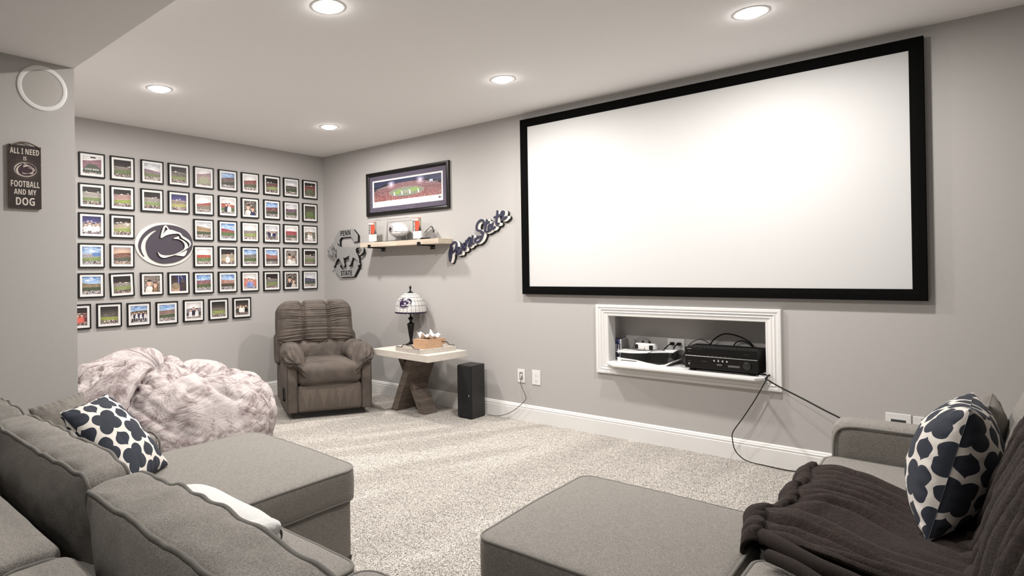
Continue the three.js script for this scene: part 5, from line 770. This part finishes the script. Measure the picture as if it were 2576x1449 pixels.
// ---------------------------------------------------------------- fur bean bag
{
  const cx = 1.36, cz = 2.585, RB = 0.82, HB = 0.735;
  const lay = (x, y, n) => { const wx = (pn(x, y, n, 8, 5) - 0.5) * 1.6, wy = (pn(x, y, n, 8, 6) - 0.5) * 1.6, X = x / n, Y = y / n; return 0.5 * noise(X * 48 + wx * 5, Y * 80 + wy * 5, 3, 0) + 0.3 * noise(X * 130 + wx * 12, Y * 190 + wy * 12, 7, 0) + 0.2 * noise(X * 300, Y * 300, 9, 0); };
  const furMap = dataTex(1024, (x, y, n) => { const l = lay(x, y, n), c = pn(x, y, n, 5, 11), d = pn(x, y, n, 18, 13); const t = smooth(0.10, 0.72, 0.46 * l + 0.42 * c + 0.30 * d); return [lerp(0.35, 0.735, t), lerp(0.285, 0.70, t), lerp(0.29, 0.695, t)]; }, 1, true);
  const furBump = dataTex(1024, (x, y, n) => lay(x, y, n), 1, false);
  const fur = phys({ map: furMap, bumpMap: furBump, bumpScale: 0.004, roughness: 1, sheen: 0.4, sheenRoughness: 0.5, sheenColor: lin(0.6, 0.56, 0.55) });
  const seams = [0.62, 1.50, 2.45, 3.5, 4.6, 5.6];
  const crease = (x, z, s, f) => { const n = fbm(x * f + s, z * f * 0.6 + s, s, 3); return 1 - Math.abs(2 * n - 1); };
  const at = (a, ph, o = 0) => {                                    // ph 0 at the floor, 1 at the top
    const s = Math.sin(ph * Math.PI / 2), rr = Math.pow(Math.cos(Math.pow(ph, 1.15) * Math.PI / 2), 0.56) * (0.92 + 0.08 * smooth(0, 0.30, ph)) * RB;
    let x = Math.cos(a) * rr * 0.96, z = Math.sin(a) * rr * 1.02, y = HB * Math.pow(s, 0.80);
    const up = smooth(0.35, 0.9, ph);
    y += up * (0.085 * Math.exp(-(Math.pow(x + 0.18, 2) + Math.pow(z - 0.02, 2)) / 0.10) + 0.05 * Math.exp(-(Math.pow(x - 0.05, 2) + Math.pow(z - 0.50, 2)) / 0.05) - 0.14 * Math.exp(-(Math.pow(x - 0.10, 2) + Math.pow(z + 0.42, 2)) / 0.14));
    const amp = 0.25 + 0.75 * smooth(0.12, 0.55, ph);
    const c1 = Math.pow(crease(x * 1.0, z, 3, 3.2), 5), c2 = Math.pow(crease(x + y, z - y, 9, 6.0), 4), c3 = fbm(x * 16 + y * 5, z * 16, y * 16, 3) - 0.5;
    let d = -0.075 * c1 * amp - 0.045 * c2 * amp + 0.020 * c3 + 0.05 * (fbm(x * 3 + 5, z * 3, y * 3, 2) - 0.5) * amp;
    for (const sa of seams) { const dd = Math.atan2(Math.sin(a - sa - 0.15 * ph), Math.cos(a - sa - 0.15 * ph)) * rr; d -= 0.018 * Math.exp(-dd * dd / 0.0006) * smooth(0.0, 0.1, ph); }
    d += o; const L = Math.hypot(x, y * 0.9, z) || 1;
    return [cx + x + x / L * d, Math.max(0.0, y + (ph > 0.12 ? 0.9 * y / L * d : 0)), cz + z + z / L * d, a * 0.75, ph * 1.15];
  };
  const t = thing('bean_bag', 'large mauve-grey faux fur bean bag slumped in the alcove behind the chaise', 'bean bag', [cx, 0, cz]);
  wpart(t, 'fur_cover', param((u, v) => at(u * 2 * Math.PI, 1 - Math.pow(1 - v, 1.15)), 420, 190, true), fur);
  const seamM = std({ color: lin(0.16, 0.10, 0.105), roughness: 1 });
  for (const sa of seams) wpart(t, 'seam', new THREE.TubeGeometry(new THREE.CatmullRomCurve3([...Array(50)].map((_, i) => { const ph = 0.03 + i / 49 * 0.85; const p = at(sa + 0.15 * ph, ph, 0.0015); return V(p[0], p[1], p[2]); })), 120, 0.0028, 6), seamM, 'dark stitched seam');
  // a flap of the cover lying on the top at the left
  wpart(t, 'cover_flap', sheet((u, v) => { const a = lerp(0.95, 1.75, u), r = lerp(0.25, 0.58, v) ; const x = cx + Math.cos(a) * r + 0.30, z = cz + Math.sin(a) * r + 0.05; return [x, 0.735 - 0.20 * v * v + 0.030 * Math.sin(u * Math.PI) + 0.012 * (fbm(x * 14, z * 14, 1, 3) - 0.5), z, u * 0.4, v * 0.3]; }, 30, 24, 0.03), fur);
}

// ---------------------------------------------------------------- grey sectional sofa with chaise
{
  const t = thing('sectional_sofa', 'large grey fabric sectional sofa with chaise at the lower left, seen from behind', 'sofa', [3.5, 0, 3.4]);
  const F = M.fabric, W = M.welt, P = (n, g, m, l) => wpart(t, n, g, m, l);
  const o3 = (x, y, z, rx = 0, ry = 0, rz = 0) => TR(x - 3.5, y, z - 3.4, rx, ry, rz);
  addCushion(t, 'chaise_base', 0.785, 0.245, 1.20, { r: 0.016, rc: 0.03, top: 0, bot: 0, side: 0.006, wob: 0.003, seed: 1, welts: 0 }, F, o3(3.098, 0.1975, 3.335), W);
  const ch = addCushion(t, 'chaise_cushion', 0.815, 0.140, 1.13, { r: 0.020, rc: 0.085, top: 0.032, bot: 0.002, side: 0.010, wob: 0.006, wf: 3, seed: 2, sx: 30, sz: 40, welt: 0.0062, warp: (x, y, z, u, tt, v) => [x, y - 0.010 * u * (tt > 0 ? 1 : 0.5), z] }, F, o3(3.095, 0.393, 3.262), W, 'long grey chaise cushion');
  { const pts = []; for (let i = 0; i <= 24; i++) { const u = i / 24; pts.push([lerp(2.72, 3.495, u) - 3.5, 0.4655 + 0.015 * Math.sin(u * Math.PI) - 0.012 * (u - 0.5), lerp(3.185, 3.285, u) - 3.4]); } part(ch, 'stitch_line', tube(pts, 0.0016, 40), W); }
  addCushion(t, 'seat_base', 1.42, 0.235, 0.62, { r: 0.014, rc: 0.02, top: 0, bot: 0, side: 0.004, wob: 0.003, seed: 4, welts: 0 }, F, o3(4.205, 0.1925, 3.665), W);
  addCushion(t, 'seat_cushion', 0.655, 0.145, 0.60, { r: 0.020, rc: 0.06, top: 0.024, bot: 0, side: 0.010, wob: 0.006, wf: 3, seed: 5, welt: 0.006 }, F, o3(3.835, 0.390, 3.605), W);
  addCushion(t, 'seat_cushion', 0.70, 0.145, 0.60, { r: 0.020, rc: 0.06, top: 0.022, bot: 0, side: 0.010, wob: 0.006, wf: 3, seed: 6, welt: 0.006 }, F, o3(4.530, 0.390, 3.605), W);
  addCushion(t, 'arm', 0.175, 0.47, 0.78, { r: 0.05, rc: 0.052, top: 0.006, bot: 0, side: 0.006, wob: 0.004, seed: 7, welts: 0 }, F, o3(2.605, 0.325, 3.595), W);
  { const a = t.children[t.children.length - 1]; part(a, 'piping', tube([[2.522, 0.12, 3.212], [2.524, 0.48, 3.210], [2.56, 0.546, 3.212], [2.65, 0.546, 3.212], [2.686, 0.48, 3.210], [2.688, 0.12, 3.212]].map(p => [p[0] - 3.5, p[1], p[2] - 3.4]), 0.006, 60), W); }
  // backs: frame behind, loose cushions leaning on it, piping scalloped where the filling pulls
  const scal = (amp, seed, bend = 0) => (x, y, z, u, tt, v) => { const e = smooth(0.55, 1, Math.abs(v)) ; const s = Math.sin(x * 44 + seed + 1.9 * Math.sin(x * 9 + tt)) * amp * e * (0.25 + 1.4 * noise(x * 6 + seed, tt + 3)); const pz = Math.pow(Math.abs(tt), 5); return [x, y + s * 0.45 * Math.sign(tt) * pz, z + (v > 0 ? s * pz : 0) + bend * (1 - u * u) * (v > 0 ? 1 : 0)]; };
  const rx = -Math.PI / 2;
  const back = (n, w, x, zc, th, hgt, yc, seed, tiltX, ry, o = {}) => addCushion(t, n, w, th, hgt, { r: 0.018, rc: 0.05, top: 0.055, bot: 0.060, side: 0.012, wob: 0.014, wf: 7, seed, sx: 60, sz: 40, sy: 14, welt: 0.0068, warp: scal(0.0062, seed, 0.010), ...o }, F, o3(x, yc, zc, rx + tiltX, ry), W, 'plump grey back cushion');
  // cushion-local z is down the back; its negative end is the top edge
  const mk = (w, x, zc, th, hgt, yc, seed, tl, ry) => back('back_cushion', w, x, zc, th, hgt, yc, seed, tl, ry);
  mk(0.94, 4.135, 3.790, 0.150, 0.34, 0.566, 11, R(9), R(-1.5));
  mk(1.00, 3.125, 3.772, 0.118, 0.34, 0.570, 12, R(9), 0);
  mk(0.44, 2.405, 3.768, 0.115, 0.34, 0.570, 13, R(9), 0);
  addCushion(t, 'back_frame', 1.30, 0.55, 0.19, { r: 0.045, rc: 0.05, top: 0.004, bot: 0, side: 0.004, wob: 0.004, seed: 15, welts: 0 }, F, o3(3.115, 0.350, 4.045), W, 'upholstered back frame');
  addCushion(t, 'back_frame', 1.12, 0.55, 0.19, { r: 0.045, rc: 0.05, top: 0.004, bot: 0, side: 0.004, wob: 0.004, seed: 16, welts: 0 }, F, o3(4.345, 0.345, 4.035), W, 'upholstered back frame');
  { const a = t.children[t.children.length - 1], X = 3.787; part(a, 'piping', tube([[X, 0.10, 3.948], [X, 0.40, 3.946], [X, 0.545, 3.947], [X, 0.585, 3.960], [X, 0.605, 3.990], [X, 0.608, 4.035], [X, 0.605, 4.085], [X, 0.585, 4.112], [X, 0.545, 4.124], [X, 0.40, 4.125], [X, 0.10, 4.124]].map(p => [p[0] - 3.5, p[1], p[2] - 3.4]), 0.0065, 70), W); }
  for (const [x, z] of [[3.452, 2.772], [2.77, 2.80], [4.83, 3.42], [2.60, 3.95], [4.83, 4.05]]) { const l = new THREE.CylinderGeometry(0.045, 0.032, 0.078, 4).rotateY(Math.PI / 4).translate(x, 0.039, z); P('leg', boxUV(l), M.darkWood, 'dark wooden foot'); }
}

// ---------------------------------------------------------------- ottoman
{
  const t = thing('ottoman', 'large square grey fabric ottoman in the foreground', 'ottoman', [4.613, 0, 2.528]);
  addCushion(t, 'base', 0.655, 0.225, 0.735, { r: 0.014, rc: 0.03, top: 0, bot: 0, side: 0.004, wob: 0.003, seed: 61, welts: 0 }, M.fabric, TR(0, 0.185, 0), M.welt);
  addCushion(t, 'top_cushion', 0.690, 0.150, 0.775, { r: 0.020, rc: 0.055, top: 0.020, bot: 0.002, side: 0.010, wob: 0.005, wf: 3, seed: 62, sx: 34, sz: 36, welt: 0.006 }, M.fabric, TR(0, 0.372, 0), M.welt, 'thick grey cushion top');
  for (const [x, z] of [[-0.27, -0.31], [0.27, -0.31], [-0.27, 0.31], [0.27, 0.31]]) part(t, 'leg', boxUV(new THREE.CylinderGeometry(0.042, 0.030, 0.074, 4).rotateY(Math.PI / 4).translate(x, 0.037, z)), M.darkWood, 'dark wooden foot');
}

// ---------------------------------------------------------------- right-hand sofa
{
  const t = thing('sofa', 'grey fabric sofa at the right edge facing left, low arm by the wall', 'sofa', [5.45, 0, 2.2]);
  const o3 = (x, y, z, rx = 0, ry = 0, rz = 0) => TR(x - 5.45, y, z - 2.2, rx, ry, rz), F = M.fabric, W = M.welt;
  addCushion(t, 'base', 0.88, 0.235, 2.60, { r: 0.014, rc: 0.02, top: 0, bot: 0, side: 0.003, wob: 0.003, seed: 71, welts: 0 }, F, o3(5.445, 0.190, 2.52), W);
  addCushion(t, 'seat_cushion', 0.72, 0.145, 1.225, { r: 0.020, rc: 0.055, top: 0.018, bot: 0, side: 0.010, wob: 0.004, wf: 3, seed: 72, sz: 44, welt: 0.006 }, F, o3(5.342, 0.388, 1.882), W);
  addCushion(t, 'seat_cushion', 0.72, 0.145, 1.225, { r: 0.020, rc: 0.055, top: 0.020, bot: 0, side: 0.010, wob: 0.004, wf: 3, seed: 73, sz: 44, welt: 0.006 }, F, o3(5.342, 0.388, 3.125), W);
  addCushion(t, 'arm', 0.93, 0.545, 0.185, { r: 0.055, rc: 0.056, top: 0.004, bot: 0, side: 0.003, wob: 0.003, seed: 74, sx: 30, sy: 16, welts: 0 }, F, o3(5.462, 0.338, 1.160), W, 'low square arm');
  { const a = t.children[t.children.length - 1], Z = 1.2545 - 2.2; part(a, 'piping', tube([[5.010, 0.10, Z - 0.004], [5.011, 0.40, Z - 0.004], [5.013, 0.52, Z - 0.004], [5.030, 0.575, Z - 0.004], [5.085, 0.594, Z - 0.006], [5.25, 0.596, Z - 0.006], [5.45, 0.597, Z - 0.006], [5.85, 0.597, Z - 0.006]].map(p => [p[0] - 5.45, p[1], p[2]]), 0.006, 80), W); }
  const bc = (z, w, seed) => addCushion(t, 'back_cushion', w, 0.17, 0.46, { r: 0.02, rc: 0.055, top: 0.040, bot: 0.02, side: 0.01, wob: 0.009, wf: 6, seed, sx: 44, sz: 30, welt: 0.007 }, F, new THREE.Matrix4().multiplyMatrices(o3(5.655, 0.690, z, 0, -Math.PI / 2, 0), TR(0, 0, 0, Math.PI / 2 - R(16), 0, 0)), W, 'grey back cushion');
  bc(1.88, 1.20, 75); bc(3.12, 1.20, 76);
  addCushion(t, 'back_frame', 0.19, 0.66, 2.70, { r: 0.045, rc: 0.05, top: 0.004, bot: 0, side: 0.004, wob: 0.004, seed: 77, welts: 0 }, F, o3(5.865, 0.405, 2.42), W, 'upholstered back frame');
  for (const [x, z] of [[5.05, 1.14], [5.85, 1.14], [5.05, 3.70], [5.85, 3.70]]) wpart(t, 'leg', boxUV(new THREE.CylinderGeometry(0.042, 0.030, 0.074, 4).rotateY(Math.PI / 4).translate(x, 0.037, z)), M.darkWood, 'dark wooden foot');
}

// ---------------------------------------------------------------- scatter cushions
// quatrefoil print: navy four-lobed shapes and small ogees on cream, one repeat per tile
const trellis = canvasTex(512, 512, (c, n) => {
  c.fillStyle = '#dcd6cf'; c.fillRect(0, 0, n, n); const navy = '#252a36';
  const quat = (x, y, s) => { c.fillStyle = navy; c.beginPath(); const r = s * 0.52; for (const [a, b] of [[-0.43, -0.41], [0.43, -0.41], [-0.43, 0.41], [0.43, 0.41]]) { c.moveTo(x + a * s + r, y + b * s); c.ellipse(x + a * s, y + b * s, r, r * 0.98, 0, 0, 7); } c.rect(x - s * 0.6, y - s * 0.6, s * 1.2, s * 1.2); c.fill(); };
  const ogee = (x, y, s) => { c.fillStyle = navy; c.beginPath(); c.moveTo(x, y - s * 0.95); c.bezierCurveTo(x + s * 0.15, y - s * 0.55, x + s * 0.8, y - s * 0.6, x + s * 0.8, y); c.bezierCurveTo(x + s * 0.8, y + s * 0.6, x + s * 0.15, y + s * 0.55, x, y + s * 0.95); c.bezierCurveTo(x - s * 0.15, y + s * 0.55, x - s * 0.8, y + s * 0.6, x - s * 0.8, y); c.bezierCurveTo(x - s * 0.8, y - s * 0.6, x - s * 0.15, y - s * 0.55, x, y - s * 0.95); c.fill(); };
  for (const [x, y] of [[0, 0], [n, 0], [0, n], [n, n], [n / 2, n / 2]]) quat(x, y, 152);
  for (const [x, y] of [[n / 2, 0], [n / 2, n], [0, n / 2], [n, n / 2]]) ogee(x, y, 106);
  const rnd = rng(6); for (let i = 0; i < 9000; i++) { c.fillStyle = rnd() < 0.5 ? 'rgba(255,255,255,0.05)' : 'rgba(0,0,0,0.06)'; c.fillRect(rnd() * n, rnd() * n, 2, 2); }
});
trellis.wrapS = trellis.wrapT = THREE.RepeatWrapping;
M.trellis = phys({ map: trellis, bumpMap: weaveBump, bumpScale: 0.0005, roughness: 0.9, sheen: 0.2, sheenRoughness: 0.6, sheenColor: lin(0.4, 0.4, 0.4) });
M.greyPillow = phys({ map: weaveMap, color: lin(0.80, 0.78, 0.76), bumpMap: weaveBump, bumpScale: 0.0012, roughness: 0.95, sheen: 0.3, sheenRoughness: 0.6, sheenColor: lin(0.5, 0.48, 0.46) });
function pillow(name, label, mat, m4, size, th, seed, tile = 5.0, off = [0.1, 0.1], soft = 0) {   // local x, y in the face, z through it
  const h = size / 2, N = 54;
  const arc = (q, o) => { const k = th / 2 * Math.pow(1 - o * o, 0.46), n = 16; let l = 0, z0 = k; for (let i = 1; i <= n; i++) { const t = Math.abs(q) * i / n, z1 = k * Math.pow(Math.max(0, 1 - t * t), 0.46); l += Math.hypot(Math.abs(q) * h / n, z1 - z0); z0 = z1; } return Math.sign(q) * l; };
  const face = (s) => (u, v) => {
    const d = q => Math.sign(q) * (1 - Math.pow(1 - Math.abs(q), 1.45)); const a = d(u * 2 - 1), b = d(v * 2 - 1);
    const px = a * h * (1 - 0.075 * (1 - b * b) * Math.abs(a)), py = b * h * (1 - 0.075 * (1 - a * a) * Math.abs(b));
    const e = (1 - a * a) * (1 - b * b); let z = th / 2 * Math.pow(e, 0.46) * (0.93 + 0.14 * fbm(a * 2 + seed, b * 2, seed, 2));
    const near = 1 - Math.min(1 - Math.abs(a), 1 - Math.abs(b)), pk = Math.sin((Math.abs(a) > Math.abs(b) ? b : a) * 30 + seed + 3 * fbm(a * 3, b * 3, seed, 2)) * 0.0022 * smooth(0.62, 0.95, near) * smooth(1.0, 0.97, near);
    z += pk + (fbm(px * 14 + seed, py * 14, s + 2, 3) - 0.5) * 0.012 * Math.pow(e, 0.3);
    const sag = soft * (1 - b) * 0.5, au = arc(a, b) * s * 0 + arc(a, b), av = arc(b, a);
    return [px, py - sag * 0.02 * (1 - a * a), s * z, (au * m4.sx + s * 0.03) * tile + off[0], av * m4.sy * tile + off[1]];
  };
  const o = thing(name, label, 'cushion', m4.centre), B = m4.basis, bake = (g) => { g.applyMatrix4(B); return smoothNormals(g); };
  part(o, 'cover', bake(param(face(1), N, N)), mat); part(o, 'cover', bake(param(face(-1), N, N, true)), mat);
  const pts = []; for (let k = 0; k < 4; k++) for (let i = 0; i < 16; i++) { const q = i / 16; const [u, v] = k === 0 ? [q, 0] : k === 1 ? [1, q] : k === 2 ? [1 - q, 1] : [0, 1 - q]; const p = face(1)(u, v); pts.push(V(p[0], p[1], 0)); }
  pts.forEach(p => p.applyMatrix4(B)); part(o, 'seam', new THREE.TubeGeometry(new THREE.CatmullRomCurve3(pts, true, 'catmullrom', 0.2), 128, 0.0008, 5, true), mat === M.trellis ? std({ color: lin(0.10, 0.10, 0.11), roughness: 0.9 }) : M.welt);
  return o;
}
function corners(T, L, Rr, size) {                                // pose of a slouching square pillow from three of its corners
  const X = V(...L).sub(V(...T)), Y = V(...T).sub(V(...Rr)), Nn = V().crossVectors(X, Y).normalize(), lx = X.length(), ly = Y.length();
  return { centre: [(L[0] + Rr[0]) / 2, (L[1] + Rr[1]) / 2, (L[2] + Rr[2]) / 2], basis: new THREE.Matrix4().makeBasis(X.divideScalar(size), Y.divideScalar(size), Nn), sx: lx / size, sy: ly / size };
}
pillow('throw_pillow', 'navy and cream quatrefoil pillow lying on the chaise at the left', M.trellis, corners([2.62, 0.772, 3.43], [2.85, 0.770, 3.685], [2.975, 0.50, 3.31], 0.46), 0.46, 0.16, 3, 4.8, [0.28, 0.18]);
pillow('throw_pillow', 'plain grey pillow half hidden behind the quatrefoil pillow on the chaise', M.greyPillow, corners([2.42, 0.763, 3.457], [2.51, 0.738, 3.70], [2.72, 0.50, 3.42], 0.44), 0.44, 0.13, 5, 1);
pillow('throw_pillow', 'navy and cream quatrefoil pillow standing upright on the right sofa', M.trellis, corners([5.460, 0.866, 1.71], [5.449, 0.884, 2.13], [5.363, 0.480, 1.77], 0.44), 0.44, 0.205, 8, 5.0, [0.05, 0.30]);
pillow('throw_pillow', 'plain grey pillow behind the upright quatrefoil pillow on the right sofa', M.greyPillow, corners([5.515, 0.815, 1.36], [5.498, 0.822, 1.68], [5.425, 0.475, 1.40], 0.40), 0.40, 0.15, 9, 1);

// ---------------------------------------------------------------- folded white blanket
{
  const fleeceBump = dataTex(256, (x, y, n) => 0.6 * pn(x, y, n, 48) + 0.4 * pn(x, y, n, 96, 3), 5, false);
  const m = phys({ color: lin(0.58, 0.575, 0.565), roughness: 1, bumpMap: fleeceBump, bumpScale: 0.0012, sheen: 0.4, sheenRoughness: 0.5, sheenColor: lin(0.7, 0.7, 0.7) });
  const t = thing('folded_blanket', 'white fleece blanket rolled and folded on the sofa seat behind the back cushion', 'blanket', [3.665, 0.472, 3.475], R(-1));
  const L = 0.50, prof = []; for (let i = 0; i <= 26; i++) { const a = lerp(-1.1, Math.PI * 2 - 1.6, i / 26); prof.push([Math.cos(a) * 0.090, 0.050 + Math.sin(a) * 0.048]); }
  part(t, 'outer_fold', param((u, v) => { const q = u * 26, i = Math.min(25, Math.floor(q)), f = q - i, z = lerp(prof[i][0], prof[i + 1][0], f), y = lerp(prof[i][1], prof[i + 1][1], f), x = (v - 0.5) * L, e = 1 - 0.16 * Math.pow(Math.abs(v * 2 - 1), 6); return [x, y * e + 0.004 + 0.010 * (fbm(x * 7, u * 5, 2, 3) - 0.5) - 0.018 * Math.max(0, v - 0.75), z * e, x, u * 0.5]; }, 90, 70), m);
  for (let k = 0; k < 4; k++) part(t, 'inner_fold', boxUV(smoothNormals(param((u, v) => { const s = k * 0.02, a = lerp(-2.4, 2.2, u), r = 0.068 - s; return [(v - 0.5) * (L - 0.012), 0.052 + Math.sin(a) * r * 0.56, Math.cos(a) * r + 0.004 * k]; }, 40, 6))), m);
  part(t, 'end_fold', cushion(0.05, 0.080, 0.15, { r: 0.034, rc: 0.04, top: 0.004, side: 0.012, wob: 0.010, wf: 16, seed: 5, seg: 22, sy: 16 }).body.translate(L / 2 - 0.034, 0.050, 0), m);
}

// ---------------------------------------------------------------- brown fleece throws on the right sofa
{
  const plush = dataTex(512, (x, y, n) => { const a = pn(x, y, n, 128), b = pn(x, y, n, 30, 3), c = pn(x, y, n, 10, 8); const v = 0.128 + (a - 0.5) * 0.06 + (b - 0.5) * 0.03 + (c - 0.5) * 0.02; return [v * 1.16, v * 0.86, v * 0.75]; }, 2.5);
  const plushBump = dataTex(512, (x, y, n) => 0.6 * pn(x, y, n, 128) + 0.4 * pn(x, y, n, 64, 5), 2.5, false);
  const m = phys({ map: plush, bumpMap: plushBump, bumpScale: 0.0014, roughness: 1, sheen: 0.45, sheenRoughness: 0.4, sheenColor: lin(0.070, 0.043, 0.032) });
  const fold = (v, u) => { const s = v * 12.5 + 0.6 * Math.sin(u * 2.6 + v * 3) + 0.9 * fbm(u * 2.2, v * 5, 3, 2), i = Math.floor(s); const q = Math.abs(s - i - 0.5) * 2, amp = lerp(h3(i, 5, 1), h3(i, 9, 2), smooth(0.1, 0.8, u)); return Math.pow(1 - q, 0.8) * (0.45 + 0.75 * amp); };
  const t = thing('throw_blanket', 'dark brown fleece throw bunched in folds over the right sofa seat', 'blanket', [5.2, 0.47, 2.05]);
  const seatY = 0.476;
  wpart(t, 'throw', sheet((u, v) => {                              // u from the hanging front hem to the backrest, v from the wall end to the camera end
    const zf = lerp(1.60, 2.50, v) + 0.02 * Math.sin(v * 9), zb = lerp(1.83, 2.56, v);
    const hem = 0.16 + 0.02 * Math.sin(v * 7), dist = u * (hem + 0.60) - hem;     // below zero hangs over the edge
    const f = fold(v, u), edge = 4.962 - 0.035 * smooth(0.55, 0.75, v) * smooth(1.0, 0.85, v) - 0.012 * Math.sin(v * 20);
    let x, y; const r = 0.035;
    if (dist > 0) { x = edge + r + dist; y = seatY + 0.012 + f * lerp(0.042, 0.010, smooth(0.16, 0.34, dist)) * smooth(-0.02, 0.10, dist); }
    else { const k = Math.min(1, -dist / 0.055), a = k * Math.PI / 2; x = edge + r - Math.sin(a) * r - 0.010 * f * k; y = seatY + 0.018 - (1 - Math.cos(a)) * r - Math.max(0, -dist - 0.055) ; y += f * 0.020 * (1 - k); }
    if (v > 0.66 && v < 0.93) y += 0.055 * Math.sin((v - 0.66) / 0.27 * Math.PI) * smooth(0.42, 0.0, u);
    const w = smooth(0, 0.9, Math.max(0, dist) / 0.6), z = lerp(zf, zb, w) + 0.010 * Math.sin(u * 14 + v * 8);
    y += 0.006 * (fbm(x * 8, z * 8, 4, 2) - 0.5);
    if (v > 0.93) y += 0.022 * Math.sin((v - 0.93) / 0.07 * Math.PI);
    return [x, y, z, x * 1.0, z * 1.0];
  }, 130, 200, 0.010, true), m);
  wpart(t, 'rolled_edge', new THREE.TubeGeometry(curve([[4.965, 0.505, 2.455], [5.04, 0.512, 2.515], [5.14, 0.506, 2.575], [5.22, 0.500, 2.60], [5.30, 0.492, 2.63]]), 60, 0.021, 12), m);
  wpart(t, 'rolled_edge', new THREE.TubeGeometry(curve([[5.03, 0.496, 2.575], [5.10, 0.503, 2.62], [5.16, 0.498, 2.66], [5.22, 0.494, 2.70]]), 40, 0.018, 12), m);
  const b = thing('throw_blanket', 'dark brown fleece throw draped over the backrest of the right sofa, behind the upright pillow', 'blanket', [5.55, 0.47, 2.3]);
  wpart(b, 'throw', sheet((u, v) => {                              // u from seat up over the top, v along the sofa
    const z = lerp(lerp(1.84, 2.20, smooth(0.0, 0.6, u)), 3.25, v) + 0.015 * Math.sin(u * 9), f = fold(v * 1.3 + 0.2, u * 1.3);
    const P = [[5.45, 0.495], [5.485, 0.525], [5.505, 0.60], [5.53, 0.72], [5.57, 0.85], [5.61, 0.935], [5.67, 0.960], [5.745, 0.93], [5.80, 0.83]], q = u * (P.length - 1), i = Math.min(P.length - 2, Math.floor(q)), k = q - i;
    let x = lerp(P[i][0], P[i + 1][0], k), y = lerp(P[i][1], P[i + 1][1], k);
    const puff = 0.03 * Math.exp(-Math.pow((v - 0.50) / 0.22, 2)) * Math.sin(Math.PI * clamp(u * 1.4, 0, 1));
    x -= f * 0.028 + puff; y += f * 0.012 * smooth(0.3, 0.7, u); x += 0.008 * (fbm(y * 7, z * 7, 2, 2) - 0.5);
    return [x, y, z, y, z];
  }, 90, 160, 0.010), m);
}

renderer.render(scene, camera);
